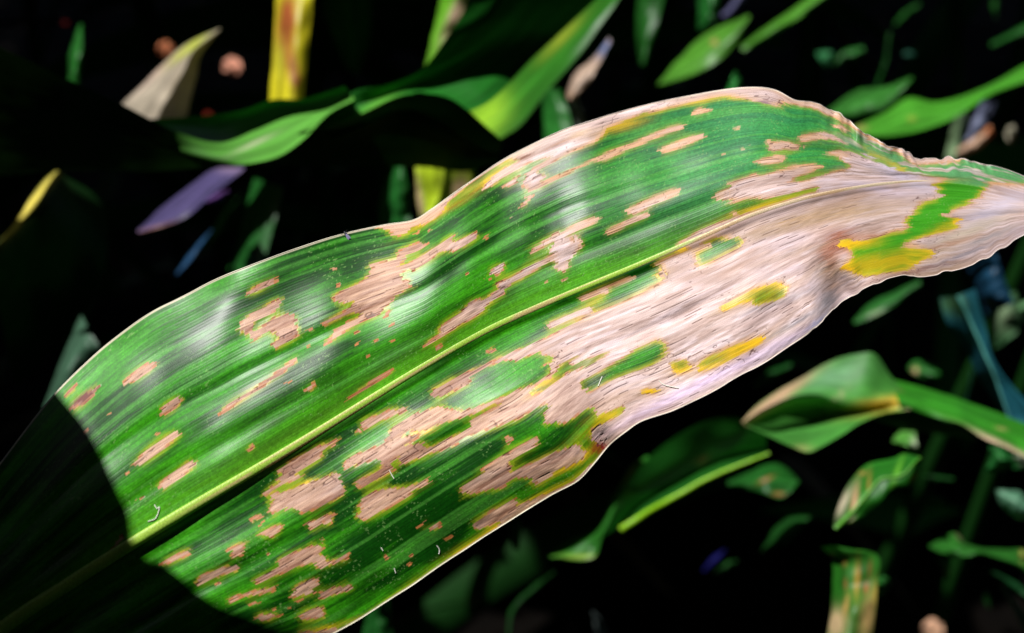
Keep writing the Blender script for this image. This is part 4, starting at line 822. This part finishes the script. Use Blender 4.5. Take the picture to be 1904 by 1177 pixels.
bg('little green leaf flap beside the upright spotted leaf', [[(1110, 870), (1150, 855), (1182, 895)], [(1110, 945), (1140, 955), (1180, 910)]], (0.98, 0.98), [0, 0], (0.02, 0.16, 0.02), sc=C5)
bg('dim green lens-shaped leaf left of the lesioned bending leaf', [[(475, 725), (560, 590), (640, 538), (745, 532)], [(480, 728), (600, 690), (670, 640), (748, 540)]], (1.05, 1.05), [0.01, -0.01], (0.010, 0.08, 0.010), sc=C5)
bg('deep blue shred in the dark below the broad leaf with the lime rim', [[(165, 825), (220, 750), (290, 708)], [(180, 832), (250, 780), (292, 715)]], (1.2, 1.2), [0, 0], (0.01, 0.01, 0.12), sc=C5)
bg('tiny dim green leaf touching the deep blue shred', [[(228, 835), (280, 785), (352, 768)], [(240, 842), (310, 815), (355, 778)]], (1.2, 1.2), [0, 0], (0.012, 0.08, 0.012), sc=C5)
bg('grey-white leaf tip at the bottom edge below the folded triangle leaf', [[(738, 1055), (750, 1120), (770, 1230)], [(742, 1055), (790, 1110), (840, 1230)]], (1.1, 1.1), [0, 0], (0.14, 0.18, 0.17), sc=C6)
bg('barely lit stem slanting to the bottom edge below the folded triangle leaf', [[(530, 835), (400, 930), (290, 1050), (270, 1230)], [(540, 845), (430, 960), (320, 1060), (295, 1230)]], (1.15, 1.1), [0, 0], (0.006, 0.05, 0.006), sc=C6, name='corn_stalk', cat='stalk', group=None)
bg('dim green leaf just under the lower margin of the large leaf', [[(275, 560), (290, 650), (310, 725)], [(350, 560), (348, 650), (335, 725)]], (0.95, 0.95), [0, 0], (0.006, 0.06, 0.008), sc=C6)
bg('dim green leaf at the bottom edge right of the lower end of the large leaf', [[(665, 1230), (680, 1150), (690, 1100)], [(735, 1230), (728, 1150), (725, 1100)]], (0.95, 0.95), [0, 0], (0.008, 0.08, 0.01))
bg('waving green leaf with a tan fleck reaching the right border near the bottom', [[(1388, 690), (1460, 650), (1530, 622), (1590, 680), (1850, 710), (1960, 695)], [(1395, 702), (1460, 735), (1540, 750), (1700, 745), (1850, 800), (1960, 870)]], (1.0, 1.0), [0.015, -0.015], (0.022, 0.15, 0.015), [(1560, 650, 26, 9, 40, (.35, .25, .15), 1), (1895, 745, 12, 30, 0, (.5, .45, .1), 1)], sc=C5)
bg('small green triangle of leaf under the waving green leaf', [[(1425, 762), (1450, 800), (1488, 885)], [(1522, 758), (1512, 800), (1496, 885)]], (1.05, 1.05), [0, 0], (0.015, 0.12, 0.012), [(1490, 840, 14, 30, 0, (.2, .3, .05), .9)], sc=C5)
bg('pale teal leaf piece on the right border below the long rimmed leaf', [[(1748, 390), (1780, 470), (1860, 540), (1960, 560)], [(1840, 392), (1900, 400), (1930, 410), (1960, 415)]], (1.0, 1.0), [0, 0], (0.10, 0.26, 0.15), sc=C5)
bg('dark green leaf tucked under the pinkish rim at the right border', [[(1715, 150), (1725, 220), (1685, 300)], [(1830, 160), (1860, 230), (1900, 270)]], (0.95, 0.95), [0, 0], (0.02, 0.16, 0.03), sc=C5)
bg('bright pale scrap of leaf hanging from the pinkish rim at the right border', [[(1838, 160), (1850, 210), (1870, 258)], [(1905, 185), (1930, 230), (1960, 262)]], (0.93, 0.93), [0, 0], (0.42, 0.50, 0.36), sc=C5)
bg('narrow leaf with a bright edge slanting out of the lower right corner', [[(1770, 900), (1830, 1010), (1904, 1150), (1940, 1230)], [(1790, 905), (1860, 1000), (1940, 1100), (1990, 1200)]], (1.0, 1.0), [0, 0], (0.03, 0.14, 0.08), [(1850, 1050, 130, 8, 62, (.4, .5, .25), 1.3)], sc=C5)
bg('dusky leaf above the bright-edged leaf in the lower right corner', [[(1720, 830), (1800, 900), (1960, 1040)], [(1740, 830), (1840, 880), (1960, 960)]], (1.05, 1.05), [0, 0], (0.010, 0.08, 0.02), sc=C5)
bg('tiny oval leaf spot in the lower right darkness', [[(1688, 960), (1690, 1000), (1705, 1025)], [(1705, 940), (1722, 980), (1725, 1022)]], (1.15, 1.15), [0, 0], (0.012, 0.09, 0.012), sc=C5)
bg('small dim triangular leaf right of the lesioned bending leaf', [[(1385, 405), (1395, 450), (1408, 490)], [(1400, 408), (1450, 428), (1482, 430)]], (1.15, 1.15), [0, 0], (0.012, 0.09, 0.012), sc=C5)
bg('thin dim horizontal blade above the small triangular leaf', [[(1350, 312), (1430, 312), (1525, 325)], [(1355, 325), (1430, 338), (1525, 345)]], (1.1, 1.1), [0, 0], (0.010, 0.08, 0.012), sc=C5)
# --- scraps on the ground
for lb, x, y, r, cc in [('round reddish scrap glowing left of the dried leaf tip', 308, 92, 16, (0.62, 0.22, 0.10)), ('pink-tan scrap glowing right of the dried leaf tip', 432, 124, 19, (0.66, 0.30, 0.20)),
                        ('dim red scrap just above the lit green bend', 387, 216, 8, (0.2, 0.02, 0.01)), ('orange scrap at the bottom edge left of the large leaf', 323, 1168, 13, (0.6, 0.2, 0.08)),
                        ('tan scrap at the bottom edge beside the upright spotted leaf', 1735, 1172, 22, (0.6, 0.35, 0.22)), ('tiny dark red scrap in the upper left corner', 121, 45, 6, (0.12, 0.01, 0.01))]:
    bg(lb, [[(x - r * .8, y - r * .6), (x, y - r), (x + r * .8, y - r * .5)], [(x - r, y + r * .3), (x + r * .1, y + r * .9), (x + r * .9, y + r * .5)]], (1.5, 1.5), [0, 0], cc, name='dry_leaf_scrap', cat='scrap', group='dry leaf scraps', mat=MAT_DRY, bulge=0.004)

# ------------------------------------------------------------------ neighbouring leaf that shades the base of the large leaf (it stands beyond the left border)
shadow_edge = [(118, 742), (165, 800), (205, 880), (240, 960), (255, 1018), (300, 1045), (350, 1085), (400, 1120), (480, 1150), (560, 1185)]
E1 = np.array([on_leaf(x, y) for x, y in shadow_edge]) 
E1 = np.concatenate([[2.2 * E1[0] - 1.2 * E1[1]], E1, [2.2 * E1[-1] - 1.2 * E1[-2]], [E1[-1] + 0.015 * RIGHT - 0.07 * UP]])
kk = np.arange(len(E1)); uu = np.linspace(0, len(E1) - 1, 70)
e0 = np.stack([hermite(kk, E1[:, k], uu) for k in range(3)], -1) + SUN * 0.40
lat = -0.9 * RIGHT - 0.45 * UP - 0.1 * BACK
vv = np.linspace(0, 1, 16)
Pn = e0[:, None, :] + vv[None, :, None] * lat * 0.34 + (0.02 * np.sin(np.pi * vv))[None, :, None] * SUN
Un, Vn_ = np.meshgrid(np.linspace(0, 1, 70), vv, indexing='ij')
o = grid_mesh('corn_leaf', Pn, np.array(GRN) * (0.8 + 0.4 * fbm(Un * 3, Vn_ * 14, 5, 2))[..., None], np.stack([Un, Vn_], -1), MAT_UNSEEN)
tag(o, 'green corn leaf outside the left border, shading the base of the large leaf', 'leaf', 'corn leaves')
NB = Pn.reshape(-1, 3)

# ------------------------------------------------------------------ unseen foliage added to block sun and sky, with gaps for lit leaves
s1 = np.cross(SUN, [0, 0, 1]); s1 /= np.linalg.norm(s1); s2 = np.cross(SUN, s1)
bladepts = P[::60, ::40].reshape(-1, 3)
qx, qy = PX[::60, ::40].reshape(-1), PY[::60, ::40].reshape(-1)
inside = (qx > -20) & (qx < 1950) & (qy < 1200) & (qy > 0)
main_l = bladepts[inside]
LIT = np.concatenate(lit_pts + [main_l])
lit2 = np.stack([LIT @ s1, LIT @ s2], -1)
GR = 0.006
lo = lit2.min(0) - 0.1
gn = np.ceil((lit2.max(0) + 0.1 - lo) / GR).astype(int) + 1
occ = np.zeros(gn, bool)
cells = np.floor((lit2 - lo) / GR).astype(int)
kr = 4
for ax_ in range(-kr, kr + 1):
    for ay_ in range(-kr, kr + 1):
        if ax_ * ax_ + ay_ * ay_ <= kr * kr + 1:
            occ[np.clip(cells[:, 0] + ax_, 0, gn[0] - 1), np.clip(cells[:, 1] + ay_, 0, gn[1] - 1)] = True
rs = np.random.RandomState(11)
verts = []; faces = []; cols = []
n_ok = 0
nn = 12
u = np.linspace(-0.5, 0.5, nn)
for it in range(26000):
    kind = it % 4
    if kind == 0:      # over the depths behind the leaf
        c = place(rs.uniform(-500, 2400), rs.uniform(-500, 1700), rs.uniform(0.9, 3.2)) + SUN * rs.uniform(0.45, 1.5)
    elif kind in (1, 2):  # blocks the sky overhead
        c = np.array([rs.uniform(-2.4, 2.4), rs.uniform(-1.8, 4.6), rs.uniform(1.9, 2.7)])
    else:              # blocks the sky from every side
        a_ = rs.uniform(0, 2 * math.pi)
        c = np.array([math.cos(a_) * rs.uniform(1.6, 2.4), 1.0 + math.sin(a_) * rs.uniform(2.2, 3.4), rs.uniform(0.2, 2.4)])
    if c[2] > 2.9: continue
    hd = rs.uniform(0, 2 * math.pi); ln = rs.uniform(0.12, 0.6); wd = rs.uniform(0.04, 0.10)
    if rs.rand() < 0.35: ln *= 0.35; wd *= 0.6
    ax = np.array([math.cos(hd), math.sin(hd), rs.uniform(-0.5, 0.3)]); ax /= np.linalg.norm(ax)
    face_ = SUN if kind == 0 else (c - np.array([0, 0.4, 1.1])) / np.linalg.norm(c - np.array([0, 0.4, 1.1])) + rs.uniform(-0.3, 0.3, 3)
    sd_ = np.cross(ax, face_); sd_ /= np.linalg.norm(sd_) + 1e-9
    w = wd * 0.5 * np.cos(u * math.pi * 0.98) ** 0.6
    cen = c + u[:, None] * ln * ax + (-(u * 1.4) ** 2 * ln * 0.4)[:, None] * np.array([0, 0, 1])
    g3 = np.stack([cen - w[:, None] * sd_, cen - 0.5 * w[:, None] * sd_, cen + 0.006 * SUN, cen + 0.5 * w[:, None] * sd_, cen + w[:, None] * sd_], 1)
    g = g3.reshape(-1, 3)
    rel = g - CAM; dz = -(rel @ BACK); xx = (rel @ RIGHT) / np.maximum(dz, 1e-3) / K + 952; yy = 588.5 - (rel @ UP) / np.maximum(dz, 1e-3) / K
    if np.any((dz > 0) & (xx > -250) & (xx < 2150) & (yy > -200) & (yy < 1400)): continue
    if np.any(np.linalg.norm(rel, axis=1) < 0.25): continue
    g2 = np.floor((np.stack([g @ s1, g @ s2], -1) - lo) / GR).astype(int)
    ok_ = np.all((g2 >= 0) & (g2 < gn), axis=1)
    if np.any(occ[g2[ok_, 0], g2[ok_, 1]]): continue
    b0 = len(verts)
    v3 = g3[:, ::2].reshape(-1, 3)
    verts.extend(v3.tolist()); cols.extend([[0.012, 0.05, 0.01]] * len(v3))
    for i in range(nn - 1):
        for j in range(2):
            a = b0 + i * 3 + j; faces.append((a, a + 3, a + 4, a + 1))
    n_ok += 1
print('canopy leaves', n_ok)
me = bpy.data.meshes.new('added_shade_foliage'); me.from_pydata(verts, [], faces)
ca = me.color_attributes.new('pigment', 'FLOAT_COLOR', 'POINT')
c4 = np.ones((len(verts), 4), np.float32); c4[:, :3] = cols; ca.data.foreach_set('color', c4.reshape(-1))
me.uv_layers.new(name='uv'); me.materials.append(MAT_UNSEEN)
cf = bpy.data.objects.new('added_shade_foliage', me); COL.objects.link(cf)
tag(cf, 'unseen green corn foliage added above and around to block sun and sky', 'foliage', None, 'stuff')


# ------------------------------------------------------------------ far, dim foliage deeper in the rows
rs = np.random.RandomState(8)
verts = []; faces = []; cols = []
for it in range(200):
    stalk = it % 9 == 0
    b_ = place(rs.uniform(-300, 2200), rs.uniform(-300, 1500), rs.uniform(1.7, 2.8))
    hd = rs.uniform(0, 2 * math.pi)
    ln = rs.uniform(0.35, 0.8); wd = rs.uniform(0.03, 0.075)
    ax = np.array([math.cos(hd), math.sin(hd), rs.uniform(-0.3, 0.9)])
    if stalk: ax = np.array([rs.uniform(-.15, .15), rs.uniform(-.15, .15), 1.0]); ln = 1.4; wd = 0.022
    ax /= np.linalg.norm(ax); n_ = 24; u = np.linspace(-0.5, 0.5, n_)
    w = wd * 0.5 * (np.cos(u * math.pi * 0.98) ** 0.6 if not stalk else 1 + 0 * u)
    cen = b_ + u[:, None] * ln * ax - ((u + 0.5) ** 2 * ln * (0 if stalk else rs.uniform(0.2, 0.9)))[:, None] * np.array([0, 0, 1])
    ph = rs.uniform(0, 6.28); tw = rs.uniform(-2.0, 2.0)
    e1_ = np.cross(ax, [0.3, 0.2, 0.93]); e1_ /= np.linalg.norm(e1_); e2_ = np.cross(ax, e1_)
    an = ph + tw * u
    sd_ = np.cos(an)[:, None] * e1_ + np.sin(an)[:, None] * e2_; nr_ = np.cross(ax, sd_)
    b0 = len(verts)
    if stalk:
        ring = np.linspace(0, 2 * math.pi, 7)
        g3 = np.stack([cen + (math.cos(q) * e1_ + math.sin(q) * e2_) * wd * 0.5 for q in ring], 1); m_ = 7
    else:
        g3 = np.stack([cen + k * w[:, None] * sd_ - (1 - k * k) * 0.25 * w[:, None] * nr_ for k in (-1, -0.5, 0, 0.5, 1)], 1); m_ = 5
    verts.extend(g3.reshape(-1, 3).tolist())
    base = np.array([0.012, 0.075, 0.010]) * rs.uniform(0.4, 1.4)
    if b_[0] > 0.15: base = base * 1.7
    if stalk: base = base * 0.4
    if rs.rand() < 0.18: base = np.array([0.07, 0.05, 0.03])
    cols.extend([base.tolist()] * (n_ * m_))
    for i in range(n_ - 1):
        for j in range(m_ - 1):
            a = b0 + i * m_ + j; faces.append((a, a + m_, a + m_ + 1, a + 1))
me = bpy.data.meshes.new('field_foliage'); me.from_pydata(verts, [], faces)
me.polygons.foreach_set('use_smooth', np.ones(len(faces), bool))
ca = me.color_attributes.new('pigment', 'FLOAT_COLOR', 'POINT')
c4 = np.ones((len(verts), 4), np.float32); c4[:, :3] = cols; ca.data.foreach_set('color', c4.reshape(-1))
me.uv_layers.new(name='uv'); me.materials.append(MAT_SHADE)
ff = bpy.data.objects.new('field_foliage', me); COL.objects.link(ff)
tag(ff, 'dim tangle of corn leaves and stalks deep in the shade between the rows', 'foliage', None, 'stuff')
